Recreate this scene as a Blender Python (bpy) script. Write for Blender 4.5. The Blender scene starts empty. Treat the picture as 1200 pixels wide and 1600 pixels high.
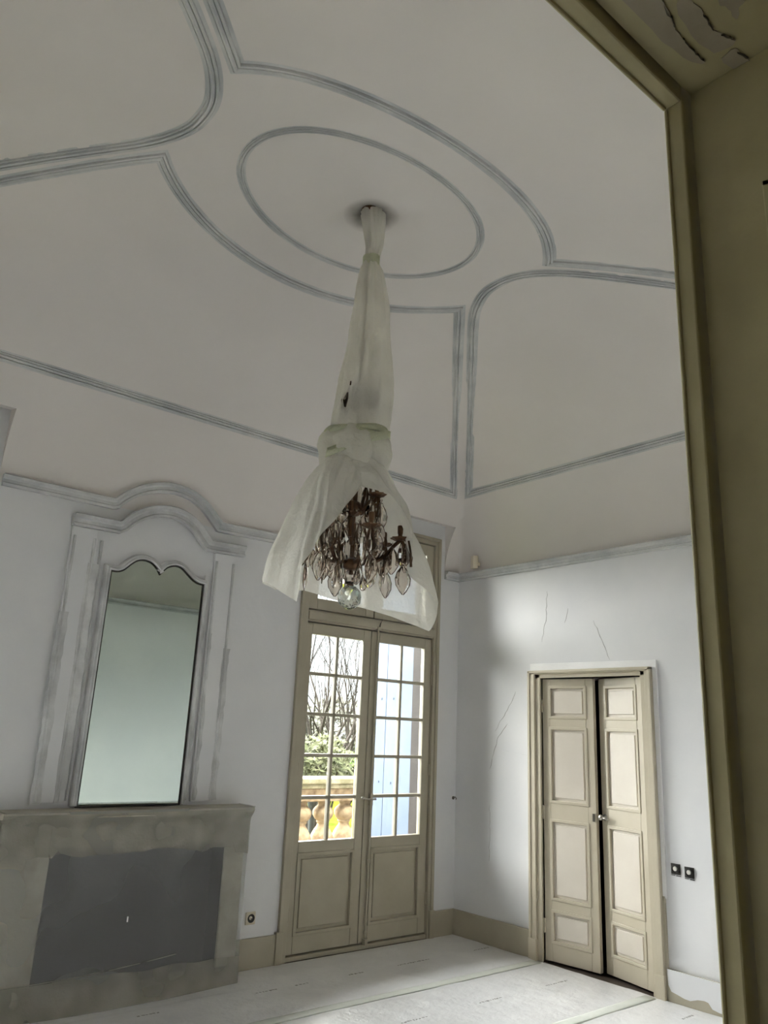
import bpy, bmesh, math, random
from mathutils import Vector, Matrix, noise as mnoise
random.seed(7)
PI = math.pi
SC = bpy.context.scene
COL = SC.collection

# ------------------------------------------------------------------ camera
CAM = Vector((-5.173, -5.141, 1.6))
yaw, pit, rol = [math.radians(a) for a in (39.4474608, 15.5437419, 2.50845726)]
fw = Vector((math.cos(pit)*math.sin(yaw), math.cos(pit)*math.cos(yaw), math.sin(pit)))
rt = Vector((math.cos(yaw), -math.sin(yaw), 0))
up = rt.cross(fw)
r2 = rt*math.cos(rol) + up*math.sin(rol)
u2 = -rt*math.sin(rol) + up*math.cos(rol)
cam = bpy.data.cameras.new('camera')
cam.sensor_fit = 'VERTICAL'; cam.sensor_height = 24.0
cam.lens = 24.0*1230.586/1600.0
cam.clip_start = 0.02; cam.clip_end = 400
co = bpy.data.objects.new('camera', cam); COL.objects.link(co)
m = Matrix((r2, u2, -fw)).transposed().to_4x4(); m.translation = CAM
co.matrix_world = m
SC.camera = co

# ------------------------------------------------------------------ sky, daylight, exposure
SKY = 1.6
SUN = 72.0
world = bpy.data.worlds.new('overcast_sky'); SC.world = world; world.use_nodes = True
nt = world.node_tree; bg = nt.nodes['Background']
bg.inputs[0].default_value = (0.93, 0.97, 1.0, 1); bg.inputs[1].default_value = SKY
sl = bpy.data.lights.new('overcast_sun', 'SUN'); sl.energy = SUN; sl.angle = math.radians(120)
sl.color = (1.0, 0.985, 0.96)
so = bpy.data.objects.new('overcast_sun', sl); COL.objects.link(so)
so.rotation_euler = Vector((0.08, -1.0, -1.75)).to_track_quat('-Z', 'Y').to_euler()
so.location = (-3, 8, 8)
vs = SC.view_settings
vs.view_transform = 'Standard'; vs.look = 'None'; vs.gamma = 1.0; vs.use_curve_mapping = False
vs.exposure = 0.28
SC.cycles.max_bounces = 14; SC.cycles.diffuse_bounces = 8; SC.cycles.transparent_max_bounces = 32
SC.cycles.transmission_bounces = 10; SC.cycles.glossy_bounces = 6
SC.cycles.sample_clamp_indirect = 6.0
SC.cycles.caustics_reflective = False; SC.cycles.caustics_refractive = False

# ------------------------------------------------------------------ materials
def mat(name):
    mt = bpy.data.materials.new(name); mt.use_nodes = True
    n = mt.node_tree.nodes; n.clear()
    out = n.new('ShaderNodeOutputMaterial')
    return mt, mt.node_tree, out
def L(t, a, b): t.links.new(a, b)
def bsdf(t, col, rough=.6, spec=.3, metal=0):
    b = t.nodes.new('ShaderNodeBsdfPrincipled')
    b.inputs['Base Color'].default_value = (*col, 1); b.inputs['Roughness'].default_value = rough
    b.inputs['Specular IOR Level'].default_value = spec; b.inputs['Metallic'].default_value = metal
    return b
def noise(t, scale, detail=4, rough=.55, coord='Object'):
    tc = t.nodes.new('ShaderNodeTexCoord'); nz = t.nodes.new('ShaderNodeTexNoise')
    nz.inputs['Scale'].default_value = scale; nz.inputs['Detail'].default_value = detail
    nz.inputs['Roughness'].default_value = rough
    L(t, tc.outputs[coord], nz.inputs['Vector']); return nz
def ramp(t, src, stops):
    r = t.nodes.new('ShaderNodeValToRGB'); e = r.color_ramp.elements
    while len(e) < len(stops): e.new(.5)
    for k, (p, c) in enumerate(stops):
        e[k].position = p; e[k].color = (*c, 1)
    L(t, src, r.inputs[0]); return r
def bump(t, b, src, s, d=.01):
    bp = t.nodes.new('ShaderNodeBump'); bp.inputs['Strength'].default_value = s; bp.inputs['Distance'].default_value = d
    L(t, src, bp.inputs['Height']); L(t, bp.outputs[0], b.inputs['Normal'])
def paint(name, c1, c2, scale=2.0, rough=.6, bscale=60, bs=.15, spec=.3, lo=.38, hi=.62, metal=0):
    mt, t, out = mat(name); b = bsdf(t, c1, rough, spec, metal)
    nz = noise(t, scale, 6); rp = ramp(t, nz.outputs[0], [(lo, c1), (hi, c2)])
    L(t, rp.outputs[0], b.inputs['Base Color'])
    n2 = noise(t, bscale, 5); bump(t, b, n2.outputs[0], bs)
    L(t, b.outputs[0], out.inputs[0]); return mt

M = {}
M['wall'] = paint('plaster_wall_white', (.665, .67, .685), (.72, .72, .725), 1.3, .75, 25, .10)
M['ceiling'] = paint('plaster_ceiling_white', (.68, .645, .62), (.72, .685, .66), .8, .85, 30, .06)
M['mould'] = paint('grey_blue_filler_paint', (.45, .465, .475), (.62, .62, .61), 3.5, .7, 70, .2, lo=.36, hi=.64)
M['smear'] = paint('grey_smeared_undercoat', (.46, .465, .47), (.66, .665, .67), 4.0, .8, 50, .15, lo=.40, hi=.62)
M['beige'] = paint('beige_woodwork_paint', (.355, .325, .245), (.395, .36, .28), 3.0, .42, 40, .05, .4)
M['beige_light'] = paint('light_beige_door_paint', (.47, .425, .325), (.51, .46, .36), 3.0, .45, 40, .05, .4)
M['beige_panel'] = paint('pale_beige_panel_paint', (.60, .55, .475), (.64, .59, .515), 3.0, .45, 40, .05, .4)
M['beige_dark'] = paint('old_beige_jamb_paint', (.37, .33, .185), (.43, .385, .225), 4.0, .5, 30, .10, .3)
M['stone'] = paint('dusty_grey_stone', (.38, .355, .29), (.50, .47, .395), 7.0, .8, 40, .3)
M['firebox_dark'] = paint('dark_firebox', (.034, .034, .036), (.040, .040, .042), 3, .9)
M['brass'] = paint('aged_bronze', (.10, .056, .032), (.16, .09, .05), 20, .38, 80, .1, .5, metal=.85)
M['brown_dark'] = paint('dark_old_bronze_wire', (.07, .035, .018), (.11, .06, .03), 20, .4, 80, .1, .5, metal=.7)
M['chrome'] = paint('worn_steel', (.42, .40, .36), (.55, .53, .48), 20, .3, 80, .05, .5, metal=.9)
M['iron'] = paint('dark_painted_iron', (.07, .06, .045), (.11, .10, .08), 20, .5)
M['ivory'] = paint('ivory_plastic', (.62, .56, .43), (.68, .62, .49), 8, .4, 50, .02)
M['black'] = paint('black_plastic', (.02, .02, .018), (.04, .035, .03), 8, .5)
M['grey_plastic'] = paint('grey_socket_insert', (.55, .54, .50), (.66, .65, .6), 12, .4)
M['white_filler'] = paint('white_filler', (.80, .80, .80), (.84, .84, .84), 5, .8)
M['crack'] = paint('crack_shadow_plaster', (.22, .21, .20), (.50, .49, .48), 9, .9, lo=.35, hi=.75)
M['peel'] = paint('peeled_old_paint', (.30, .265, .19), (.36, .32, .24), 5, .6, 20, .2)
M['shutter'] = paint('pale_blue_shutter_paint', (.078, .105, .155), (.092, .12, .175), 3, .6, 40, .1)
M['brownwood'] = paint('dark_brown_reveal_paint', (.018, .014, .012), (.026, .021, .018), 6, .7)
M['balustrade'] = paint('weathered_ochre_stone', (.14, .09, .048), (.31, .23, .135), 9, .85, 30, .5, lo=.35, hi=.6)
M['coping'] = paint('mossy_coping_stone', (.20, .18, .10), (.36, .32, .21), 7, .9, 30, .5, lo=.4, hi=.6)
M['terrace'] = paint('pale_terrace_stone', (.22, .20, .17), (.30, .28, .24), 3, .9)
M['grass'] = paint('bright_spring_lawn', (.040, .050, .006), (.055, .062, .010), 2.5, 1.0, 40, .2, spec=0)
M['bark'] = paint('grey_bark', (.035, .03, .026), (.06, .053, .046), 12, .9, 40, .5, spec=.05)
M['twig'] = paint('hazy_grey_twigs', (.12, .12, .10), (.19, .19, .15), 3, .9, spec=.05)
M['leaf'] = paint('green_leaves', (.03, .075, .012), (.085, .15, .03), 4, .6, spec=.05)
M['leaf_pale'] = paint('olive_leaves', (.07, .08, .04), (.13, .135, .075), 4, .7, spec=.05)
M['zinc'] = paint('dark_grey_planter', (.010, .014, .013), (.018, .022, .021), 4, .6)

def glass_pane():
    mt, t, out = mat('window_glass')
    tr = t.nodes.new('ShaderNodeBsdfTransparent'); tr.inputs[0].default_value = (.96, .975, .97, 1)
    gl = t.nodes.new('ShaderNodeBsdfGlossy'); gl.inputs['Roughness'].default_value = .01
    fr = t.nodes.new('ShaderNodeFresnel'); fr.inputs[0].default_value = 1.3
    mx = t.nodes.new('ShaderNodeMixShader'); L(t, fr.outputs[0], mx.inputs[0]); L(t, tr.outputs[0], mx.inputs[1]); L(t, gl.outputs[0], mx.inputs[2])
    L(t, mx.outputs[0], out.inputs[0]); return mt
M['pane'] = glass_pane()
def mirror_glass():
    mt, t, out = mat('old_green_mirror_glass')
    gl = t.nodes.new('ShaderNodeBsdfGlossy'); gl.inputs[0].default_value = (.52, .585, .535, 1); gl.inputs['Roughness'].default_value = .015
    L(t, gl.outputs[0], out.inputs[0]); return mt
M['mirror'] = mirror_glass()
def crystal():
    mt, t, out = mat('smoky_cut_crystal')
    g = t.nodes.new('ShaderNodeBsdfGlass'); g.inputs['Color'].default_value = (.91, .875, .845, 1); g.inputs['IOR'].default_value = 1.45
    g.inputs['Roughness'].default_value = .02
    L(t, g.outputs[0], out.inputs[0]); return mt
M['crystal'] = crystal()
def clear_crystal():
    mt, t, out = mat('clear_cut_crystal')
    g = t.nodes.new('ShaderNodeBsdfGlass'); g.inputs['Color'].default_value = (.90, .92, .90, 1); g.inputs['IOR'].default_value = 1.5
    g.inputs['Roughness'].default_value = .06
    L(t, g.outputs[0], out.inputs[0]); return mt
M['clear_crystal'] = clear_crystal()
def unlit_crystal():  # same smoky crystal, its unlit look put into a darker colour
    mt, t, out = mat('smoky_crystal_unlit')
    g = t.nodes.new('ShaderNodeBsdfGlass'); g.inputs['Color'].default_value = (.34, .30, .26, 1); g.inputs['IOR'].default_value = 1.45
    L(t, g.outputs[0], out.inputs[0]); return mt
M['unlit_crystal'] = unlit_crystal()
def film(name, transp, col, rough=.35, scale=3.0, var=.12, glossw=.12, trw=.5):
    """thin milky plastic film"""
    mt, t, out = mat(name)
    d = t.nodes.new('ShaderNodeBsdfDiffuse'); d.inputs[0].default_value = (*col, 1)
    tl = t.nodes.new('ShaderNodeBsdfTranslucent'); tl.inputs[0].default_value = (*col, 1)
    m1 = t.nodes.new('ShaderNodeMixShader'); m1.inputs[0].default_value = trw
    L(t, d.outputs[0], m1.inputs[1]); L(t, tl.outputs[0], m1.inputs[2])
    gl = t.nodes.new('ShaderNodeBsdfGlossy'); gl.inputs['Roughness'].default_value = rough; gl.inputs[0].default_value = (.8, .8, .78, 1)
    m2 = t.nodes.new('ShaderNodeMixShader'); m2.inputs[0].default_value = glossw
    L(t, m1.outputs[0], m2.inputs[1]); L(t, gl.outputs[0], m2.inputs[2])
    tr = t.nodes.new('ShaderNodeBsdfTransparent'); tr.inputs[0].default_value = (.97, .97, .95, 1)
    m3 = t.nodes.new('ShaderNodeMixShader')
    nz = noise(t, scale, 1); mr = t.nodes.new('ShaderNodeMapRange')
    mr.inputs['From Min'].default_value = .3; mr.inputs['From Max'].default_value = .7
    mr.inputs['To Min'].default_value = transp-var; mr.inputs['To Max'].default_value = transp+var
    L(t, nz.outputs[0], mr.inputs[0]); L(t, mr.outputs[0], m3.inputs[0])
    L(t, m2.outputs[0], m3.inputs[1]); L(t, tr.outputs[0], m3.inputs[2])
    n2 = noise(t, scale*9, 5)
    bp = t.nodes.new('ShaderNodeBump'); bp.inputs['Strength'].default_value = .7; bp.inputs['Distance'].default_value = .012
    L(t, n2.outputs[0], bp.inputs['Height'])
    for b in (d, tl, gl): L(t, bp.outputs[0], b.inputs['Normal'])
    L(t, m3.outputs[0], out.inputs[0]); return mt
M['film'] = film('milky_dust_cover_film', .13, (.90, .88, .81), .4, 4.0, .05, .06, .5)
M['film_thin'] = film('milky_dust_cover_film_single', .24, (.92, .90, .83), .4, 4.0, .08, .06, .5)
M['tape'] = film('yellowish_adhesive_tape', .10, (.74, .76, .58), .3, 8.0, .05, .08, .5)
M['film_fire'] = film('dusty_fireplace_film', .64, (.52, .53, .53), .45, 2.5, .05, .05, .25)
M['film_hem'] = film('dusty_folded_film', .55, (.50, .48, .42), .45, 5, .12, .05, .25)
def floor_film():
    mt, t, out = mat('white_floor_film')
    b = bsdf(t, (.78, .785, .80), .30, .9); b.inputs['Coat Weight'].default_value = .5; b.inputs['Coat Roughness'].default_value = .22
    nz = noise(t, 3.0, 6); rp = ramp(t, nz.outputs[0], [(.35, (.78, .785, .80)), (.65, (.86, .865, .88))])
    L(t, rp.outputs[0], b.inputs['Base Color'])
    n2 = noise(t, 9, 6, .6); n3 = noise(t, 1.7, 5, .6)
    n3.noise_type = 'RIDGED_MULTIFRACTAL'; n3.inputs['Distortion'].default_value = 1.2
    n4 = noise(t, 5.5, 4, .6); n4.noise_type = 'RIDGED_MULTIFRACTAL'
    ma = t.nodes.new('ShaderNodeMath'); ma.operation = 'MULTIPLY_ADD'; ma.inputs[1].default_value = 1.0
    L(t, n3.outputs[0], ma.inputs[0]); L(t, n2.outputs[0], ma.inputs[2])
    mb = t.nodes.new('ShaderNodeMath'); mb.operation = 'MULTIPLY_ADD'; mb.inputs[1].default_value = .3
    L(t, n4.outputs[0], mb.inputs[0]); L(t, ma.outputs[0], mb.inputs[2])
    bump(t, b, mb.outputs[0], .8, .022)
    L(t, b.outputs[0], out.inputs[0]); return mt
M['floor_film'] = floor_film()
M['floor_tape'] = paint('pale_green_white_tape', (.66, .69, .64), (.72, .75, .70), 8, .35, 30, .2)
M['mark'] = paint('grey_printed_ink', (.20, .20, .19), (.42, .42, .41), 40, .6, lo=.4, hi=.7)
M['wood_floor'] = paint('wood_floor', (.045, .035, .028), (.07, .05, .04), 6, .5)

# ------------------------------------------------------------------ mesh helpers
class MB:
    def __init__(s): s.v = []; s.f = []
    def quad(s, a, b, c, d):
        n = len(s.v); s.v += [tuple(a), tuple(b), tuple(c), tuple(d)]; s.f.append((n, n+1, n+2, n+3)); return s
    def box(s, x0, x1, y0, y1, z0, z1, mx=None):
        n = len(s.v)
        P = [(x0,y0,z0),(x1,y0,z0),(x1,y1,z0),(x0,y1,z0),(x0,y0,z1),(x1,y0,z1),(x1,y1,z1),(x0,y1,z1)]
        if mx is not None: P = [tuple(mx @ Vector(p)) for p in P]
        s.v += P
        s.f += [tuple(n+i for i in q) for q in ((0,3,2,1),(4,5,6,7),(0,1,5,4),(1,2,6,5),(2,3,7,6),(3,0,4,7))]; return s
    def rings(s, R, closed_ring=True, cap=True, loop=False):
        n = len(s.v); k = len(R[0])
        for r in R: s.v += [tuple(p) for p in r]
        N = len(R)
        for i in range(N if loop else N-1):
            j = (i+1) % N
            for a in range(k if closed_ring else k-1):
                b = (a+1) % k
                s.f.append((n+i*k+a, n+i*k+b, n+j*k+b, n+j*k+a))
        if cap and closed_ring and not loop:
            s.f.append(tuple(n+a for a in reversed(range(k))))
            s.f.append(tuple(n+(N-1)*k+a for a in range(k)))
        return s
    def tube(s, pts, rad, k=8):
        pts = [Vector(p) for p in pts]; R = []
        for i, p in enumerate(pts):
            d = (pts[min(i+1, len(pts)-1)] - pts[max(i-1, 0)]).normalized()
            ref = Vector((0, 0, 1)) if abs(d.z) < .9 else Vector((1, 0, 0))
            a = d.cross(ref).normalized(); b = d.cross(a)
            r = rad[i] if isinstance(rad, (list, tuple)) else rad
            R.append([p + (a*math.cos(2*PI*q/k) + b*math.sin(2*PI*q/k))*r for q in range(k)])
        return s.rings(R)
    def lathe(s, prof, c=(0,0,0), k=16, ax=None):
        c = Vector(c); R = []
        for r, z in prof:
            ring = []
            for q in range(k):
                p = Vector((r*math.cos(2*PI*q/k), r*math.sin(2*PI*q/k), z))
                if ax is not None: p = ax @ p
                ring.append(c + p)
            R.append(ring)
        return s.rings(R)
    def sweep(s, path, prof, nrm, loop=False):
        """prof: (lateral, out) pairs along path; nrm(p) the outward normal of the carrying surface"""
        P = [Vector(p) for p in path]; N = len(P); R = []
        for i, p in enumerate(P):
            if loop: d0 = (p-P[i-1]); d1 = (P[(i+1) % N]-p)
            else: d0 = p-P[max(i-1, 0)] if i else P[1]-p; d1 = P[i+1]-p if i < N-1 else d0
            n = nrm(p).normalized()
            l0 = n.cross(d0).normalized(); l1 = n.cross(d1).normalized()
            l = (l0+l1)
            if l.length < 1e-4: l = l0.copy()
            l.normalize(); c = max(.45, l.dot(l1))
            R.append([p + l*(a/c) + n*o for a, o in prof])
        return s.rings(R, True, True, loop)
    def prism(s, outline, y0, y1, ax='xz'):
        """closed outline in the xz (or yz) plane extruded along the third axis"""
        def P(a, b, t): return (a, t, b) if ax == 'xz' else ((t, a, b) if ax == 'yz' else (a, b, t))
        return s.rings([[P(a, b, y0) for a, b in outline], [P(a, b, y1) for a, b in outline]])
    def build(s, name, m, parent=None, smooth=False, bevel=0, kind=None):
        me = bpy.data.meshes.new(name); me.from_pydata(s.v, [], s.f); me.materials.append(m)
        bm = bmesh.new(); bm.from_mesh(me); bmesh.ops.recalc_face_normals(bm, faces=bm.faces); bm.to_mesh(me); bm.free()
        o = bpy.data.objects.new(name, me); COL.objects.link(o)
        if parent is not None: o.parent = parent; o.matrix_parent_inverse = parent.matrix_world.inverted()
        if smooth:
            for p in me.polygons: p.use_smooth = True
        if bevel:
            b = o.modifiers.new('bevel', 'BEVEL'); b.width = bevel; b.segments = 2; b.limit_method = 'ANGLE'; b.angle_limit = .7
        if kind: o['kind'] = kind
        return o
def tag(o, label, cat, group=None, kind=None):
    o['label'] = label; o['category'] = cat
    if group: o['group'] = group
    if kind: o['kind'] = kind
    return o
def empty(name, loc, kind=None):
    o = bpy.data.objects.new(name, None); COL.objects.link(o); o.location = loc
    o.matrix_world = Matrix.Translation(loc); o.empty_display_size = .1
    if kind: o['kind'] = kind
    return o
TRIM = [0]
def struct(mb, name, m, parent=None, **k):
    if name.startswith('trim_'): TRIM[0] += 1; name = 'trim_%d' % TRIM[0]
    return mb.build(name, m, parent, kind=None if parent is not None else 'structure', **k)
def catmull(P, n=6, loop=False):
    P = [Vector(p) for p in P]; N = len(P); out = []
    for i in range(N if loop else N-1):
        g = (lambda j: P[j % N]) if loop else (lambda j: P[min(max(j, 0), N-1)])
        a, b, c, d = g(i-1), g(i), g(i+1), g(i+2)
        for k in range(n):
            t = k/n
            out.append(.5*((2*b)+(c-a)*t+(2*a-5*b+4*c-d)*t*t+(-a+3*b-3*c+d)*t**3))
    if not loop: out.append(P[-1])
    return out

# ------------------------------------------------------------------ the room shell
XL, YF = -5.92, -4.48          # left end wall, front wall with the opening
ZC, HV, AV = 2.99, 1.31, 2.24  # springing height, rise and run of the cove
W1 = (-1.745, -0.265); W2 = (-5.655, -4.175); WT = 3.31
WALLT = .30
def smin(a, b):
    t = min(max((min(a, b)-.5)/1.1, 0), 1); k = .02+.5*t*t*(3-2*t)
    h = max(k-abs(a-b), 0)/k
    return min(a, b)-h*h*k/4
def vault(x, y):
    d = smin(smin(max(-y, 0), max(y-YF, 0)), smin(max(-x, 0), max(x-XL, 0)))
    d = min(max(d, 0), AV)
    return ZC + HV*math.sqrt(max(0, 1-((AV-d)/AV)**2))
def vpt(x, y, off=0):
    return Vector((x, y, vault(x, y)))
def vnrm(p):
    e = .01
    n = Vector((-(vault(p.x+e, p.y)-vault(p.x-e, p.y))/(2*e), -(vault(p.x, p.y+e)-vault(p.x, p.y-e))/(2*e), 1))
    return -n.normalized()

b = MB(); b.box(-6.4, .3, -7.7, WALLT, -.12, 0); struct(b, 'floor', M['wood_floor'])
# window wall, with two tall openings to the floor
b = MB()
for x0, x1 in ((-6.5, W2[0]), (W2[1], W1[0]), (W1[1], .45)): b.box(x0, x1, 0, WALLT, -.1, 4.6)
for w in (W1, W2): b.box(w[0], w[1], 0, WALLT, WT, 4.6)
wall_back = struct(b, 'wall_back', M['wall'])
# door wall, with the door opening
DY0, DY1, DZ = -.955, -1.872, 2.068
b = MB(); b.box(0, .35, DY0, 0, 0, 3.0); b.box(0, .35, YF-.9, DY1, 0, 3.0); b.box(0, .35, DY1, DY0, DZ, 3.0)
wall_right = struct(b, 'wall_right', M['wall'])
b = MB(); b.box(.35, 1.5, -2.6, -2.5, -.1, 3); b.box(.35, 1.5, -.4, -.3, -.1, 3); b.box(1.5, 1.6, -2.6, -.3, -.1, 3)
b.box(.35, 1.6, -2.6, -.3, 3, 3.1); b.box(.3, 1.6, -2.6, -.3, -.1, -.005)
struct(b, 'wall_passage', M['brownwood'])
b = MB(); b.box(-6.4, XL, -7.7, 0, 0, 3.0); struct(b, 'wall_left', M['wall'])
OX0, OX1, OZ = -5.63, -3.845, 2.915
b = MB(); b.box(XL, OX0, YF-.82, YF, 0, 3.0); b.box(OX1, 0, YF-.82, YF, 0, 3.0); b.box(OX0, OX1, YF-.82, YF, OZ, 3.0)
struct(b, 'wall_front', M['wall'])
b = MB(); b.box(-6.4, -2.4, -7.8, -7.7, -.1, 3.3); b.box(-2.5, -2.4, -7.7, YF-.82, -.1, 3.3); b.box(-6.4, -2.4, -7.8, YF-.82, 3.0, 3.2)
struct(b, 'wall_hall', M['beige_dark'])

# vaulted ceiling: a cove on four sides that runs up into a nearly flat crown
ang = [i/30*PI/2 for i in range(31)]
dd = [AV*(1-math.cos(a)) for a in ang]
ys = sorted(set([round(-d, 5) for d in dd] + [round(YF+d, 5) for d in dd]))
xs = sorted(set([round(-d, 5) for d in dd] + [round(XL+d, 5) for d in dd] + [round(XL+AV+i*.06, 5) for i in range(25)]))
RV = [(-1.87, -.19), (XL+.19, XL+1.87)]
LD = .135                               # depth of the recess cut for the window tops
for a, c in RV: xs = sorted(set(xs + [a, c]))
ys = sorted(set(ys + [-LD]))
b = MB(); idx = {}
for i, x in enumerate(xs):
    for j, y in enumerate(ys):
        idx[i, j] = len(b.v); b.v.append((x, y, vault(x, y)))
for i in range(len(xs)-1):
    for j in range(len(ys)-1):
        xm, ym = (xs[i]+xs[i+1])/2, (ys[j]+ys[j+1])/2
        if ym > -LD and any(a < xm < c for a, c in RV): continue
        b.f.append((idx[i, j], idx[i+1, j], idx[i+1, j+1], idx[i, j+1]))
struct(b, 'ceiling', M['ceiling'], smooth=True)
# recesses over the two tall windows
for k, (a, c) in enumerate(RV):
    b = MB(); zt = vault(-2.9, -LD)
    b.quad((a, 0, zt+.03), (c, 0, zt+.03), (c, -LD, zt), (a, -LD, zt))
    yy = [y for y in ys if -LD <= y <= 0]
    for x in (a, c):
        for y0, y1 in zip(yy[:-1], yy[1:]):
            b.quad((x, y0, vault(x, y0)), (x, y1, vault(x, y1)), (x, y1, zt+.03*(y1+LD)/LD), (x, y0, zt+.03*(y0+LD)/LD))
    struct(b, 'trim_%d' % (1+k), M['ceiling'])

# ---- plaster mouldings on the vault (two beads with a filler-smeared flat)
PR = [(-.046, -.02), (-.046, .001), (-.027, .002), (-.026, .014), (-.020, .017), (-.012, .015), (-.0105, .004), (-.0065, .004), (-.005, .013), (.005, .019), (.014, .017), (.0155, .006), (.021, .006), (.022, .011), (.029, .011), (.030, .001), (.044, .001), (.044, -.02)]
PR = [(a*.86, o) for a, o in PR]
PRs = [(a*.60, o*.75) for a, o in PR]
trim_n = [3]
def vmould(path2d, loop=True, prof=PR, m='mould'):
    P = []
    Q = [Vector((x, y)) for x, y in path2d]
    N = len(Q)
    for i in range(N if loop else N-1):
        p, q = Q[i], Q[(i+1) % N]; n = max(1, int((q-p).length/.06))
        for t in range(n): P.append(p.lerp(q, t/n))
    if not loop: P.append(Q[-1])
    pts = [vpt(p.x, p.y) for p in P]
    b = MB(); b.sweep(pts, prof, vnrm, loop)
    struct(b, 'trim_%d' % trim_n[0], M[m]); trim_n[0] += 1
XC, YC = -2.96, -2.24
def ell(cx, cy, a, c, t0, t1, n): return [(cx+a*math.cos(t0+(t1-t0)*i/n), cy+c*math.sin(t0+(t1-t0)*i/n)) for i in range(n+1)]
vmould(ell(-2.972, -2.21, .725, .485, 0, 2*PI, 72)[:-1], True, PRs)     # oval ring
LOW = .325
def wpanel(sy):
    # sy = +1 window side, -1 opposite side; lower edge, groin edges, concave elliptical arc
    ext = .79 if sy > 0 else .70
    cx, cy = 1.035, .365
    a = cx/math.sqrt(1-(cy/ext)**2); t = math.asin(cy/ext)
    arc = ell(0, 0, a, ext, t, PI-t, 40)
    Y0 = -YC-LOW
    pts = [(XC+2.55, Y0), ] 
    out = [(-.417, -LOW)] + [(XC+x, YC+y) for x, y in arc] + [(XL+.417, -LOW)]
    if sy < 0: out = [(x, 2*YC-y) for x, y in out]
    return out
vmould(wpanel(1)); vmould(wpanel(-1))
def dpanel():
    hw = [(-1.55, .61), (-1.70, .46), (-1.82, .33), (-1.90, .21), (-1.945, .10), (-1.955, 0)]
    half = [(-LOW, YC-(-.425)-0)]
    half = [(-LOW, -.425)] + [(x, YC+h) for x, h in hw]
    pts = [half[0], half[1]] + [tuple(p) for p in catmull([Vector((x, y)) for x, y in half[1:]] + [Vector((x, 2*YC-y)) for x, y in reversed(half[1:-1])], 5)][1:] + [(-LOW, 2*YC+.425)]
    return pts
dp = dpanel(); vmould(dp); vmould([(XL-x, y) for x, y in dp])

# ---- cornice along the walls
CP = [(-.036, -.01), (-.036, .030), (-.020, .034), (-.012, .022), (.006, .026), (.016, .046), (.030, .050), (.036, .042), (.036, -.03)]
def dv(z): # how far the cove leans in at height z
    s = max(0, min(1, (z-ZC)/HV)); return AV*(1-math.sqrt(1-s*s))
def wallmould(pts, nrm, name, m='mould', prof=CP, loop=False):
    b = MB(); b.sweep(pts, prof, lambda p: nrm, loop); return struct(b, name, M[m])
ZK = 3.005
arch_o = [(-3.31, 3.0), (-3.235, 3.075), (-3.14, 3.138), (-3.025, 3.18), (-2.908, 3.195), (-2.78, 3.179), (-2.66, 3.122), (-2.575, 3.05), (-2.515, 2.99)]
ao = [Vector((x, 0, z)) for x, z in arch_o]
path = [Vector((XL, 0, ZK)), Vector((XL+.20, 0, ZK))]
wallmould(path, Vector((0, -1, 0)), 'trim_cornice_back_corner')
path = [Vector((-4.03, 0, ZK)), Vector((-3.325, 0, ZK-.003))] + catmull(ao, 5)[1:-1] + [Vector((-2.505, 0, ZK-.008)), Vector((-1.87, 0, ZK))]
path = [Vector((p.x, -dv(p.z)*.8, p.z)) for p in path]
wallmould(path, Vector((0, -1, 0)), 'trim_cornice_back')
wallmould([Vector((-.19, 0, ZK)), Vector((0.0, 0, ZK))], Vector((0, -1, 0)), 'trim_cornice_back_end')
wallmould([Vector((0, 0, ZK)), Vector((0, YF, ZK))], Vector((-1, 0, 0)), 'trim_cornice_right')
wallmould([Vector((0, YF, ZK)), Vector((XL, YF, ZK))], Vector((0, 1, 0)), 'trim_cornice_front')
wallmould([Vector((XL, YF, ZK)), Vector((XL, 0, ZK))], Vector((1, 0, 0)), 'trim_cornice_left')

# ---- overmantel panelling: two pilasters, capitals joined by an arched moulding
b = MB()
b.box(-3.565, -3.40, -.028, 0, 1.10, 2.80); b.box(-2.535, -2.365, -.028, 0, 1.09, 2.80)
struct(b, 'trim_pilasters', M['wall'], bevel=.004)
b = MB()
for x in (-3.548, -3.418, -3.36): b.tube([(x, -.030 if x < -3.4 else -.004, 1.11), (x, -.030 if x < -3.4 else -.004, 2.74)], .010, 6)
for x in (-2.520, -2.382, -2.585): b.tube([(x, -.030 if x > -2.54 else -.004, 1.10), (x, -.030 if x > -2.54 else -.004, 2.74 if x > -2.54 else 2.56)], .010, 6)
for x0, x1 in ((-3.575, -3.515), (-3.440, -3.375), (-2.528, -2.50), (-2.40, -2.352), (-2.60, -2.568)):
    n = 22; ln = 1.05+random.uniform(-.1, .5); zz = [1.10+ln*i/n for i in range(n+1)]
    R = [[(x0+random.uniform(-.006, .006), -.031, z), (x1+random.uniform(-.008, .008), -.031, z), (x1, -.026, z), (x0, -.026, z)] for z in zz]
    b.rings(R)
struct(b, 'trim_pilaster_fillets', M['smear'])
IP = [(-.040, -.01), (-.040, .026), (-.026, .030), (-.018, .016), (.004, .020), (.014, .040), (.034, .046), (.040, .036), (.040, -.02)]
ai = catmull([Vector((x, -.028, z)) for x, z in [(-3.255, 2.845), (-3.17, 2.93), (-3.073, 2.99), (-2.97, 3.018), (-2.85, 3.017), (-2.737, 2.97), (-2.65, 2.885), (-2.604, 2.836)]], 5)
ai = [Vector((-3.575, -.028, 2.843)), Vector((-3.27, -.028, 2.843))] + ai[1:-1] + [Vector((-2.59, -.028, 2.838)), Vector((-2.305, -.028, 2.846))]
ai = [Vector((p.x, p.y-dv(p.z), p.z)) for p in ai]
wallmould(ai, Vector((0, -1, 0)), 'trim_overmantel_arch', 'smear', IP)

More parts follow.
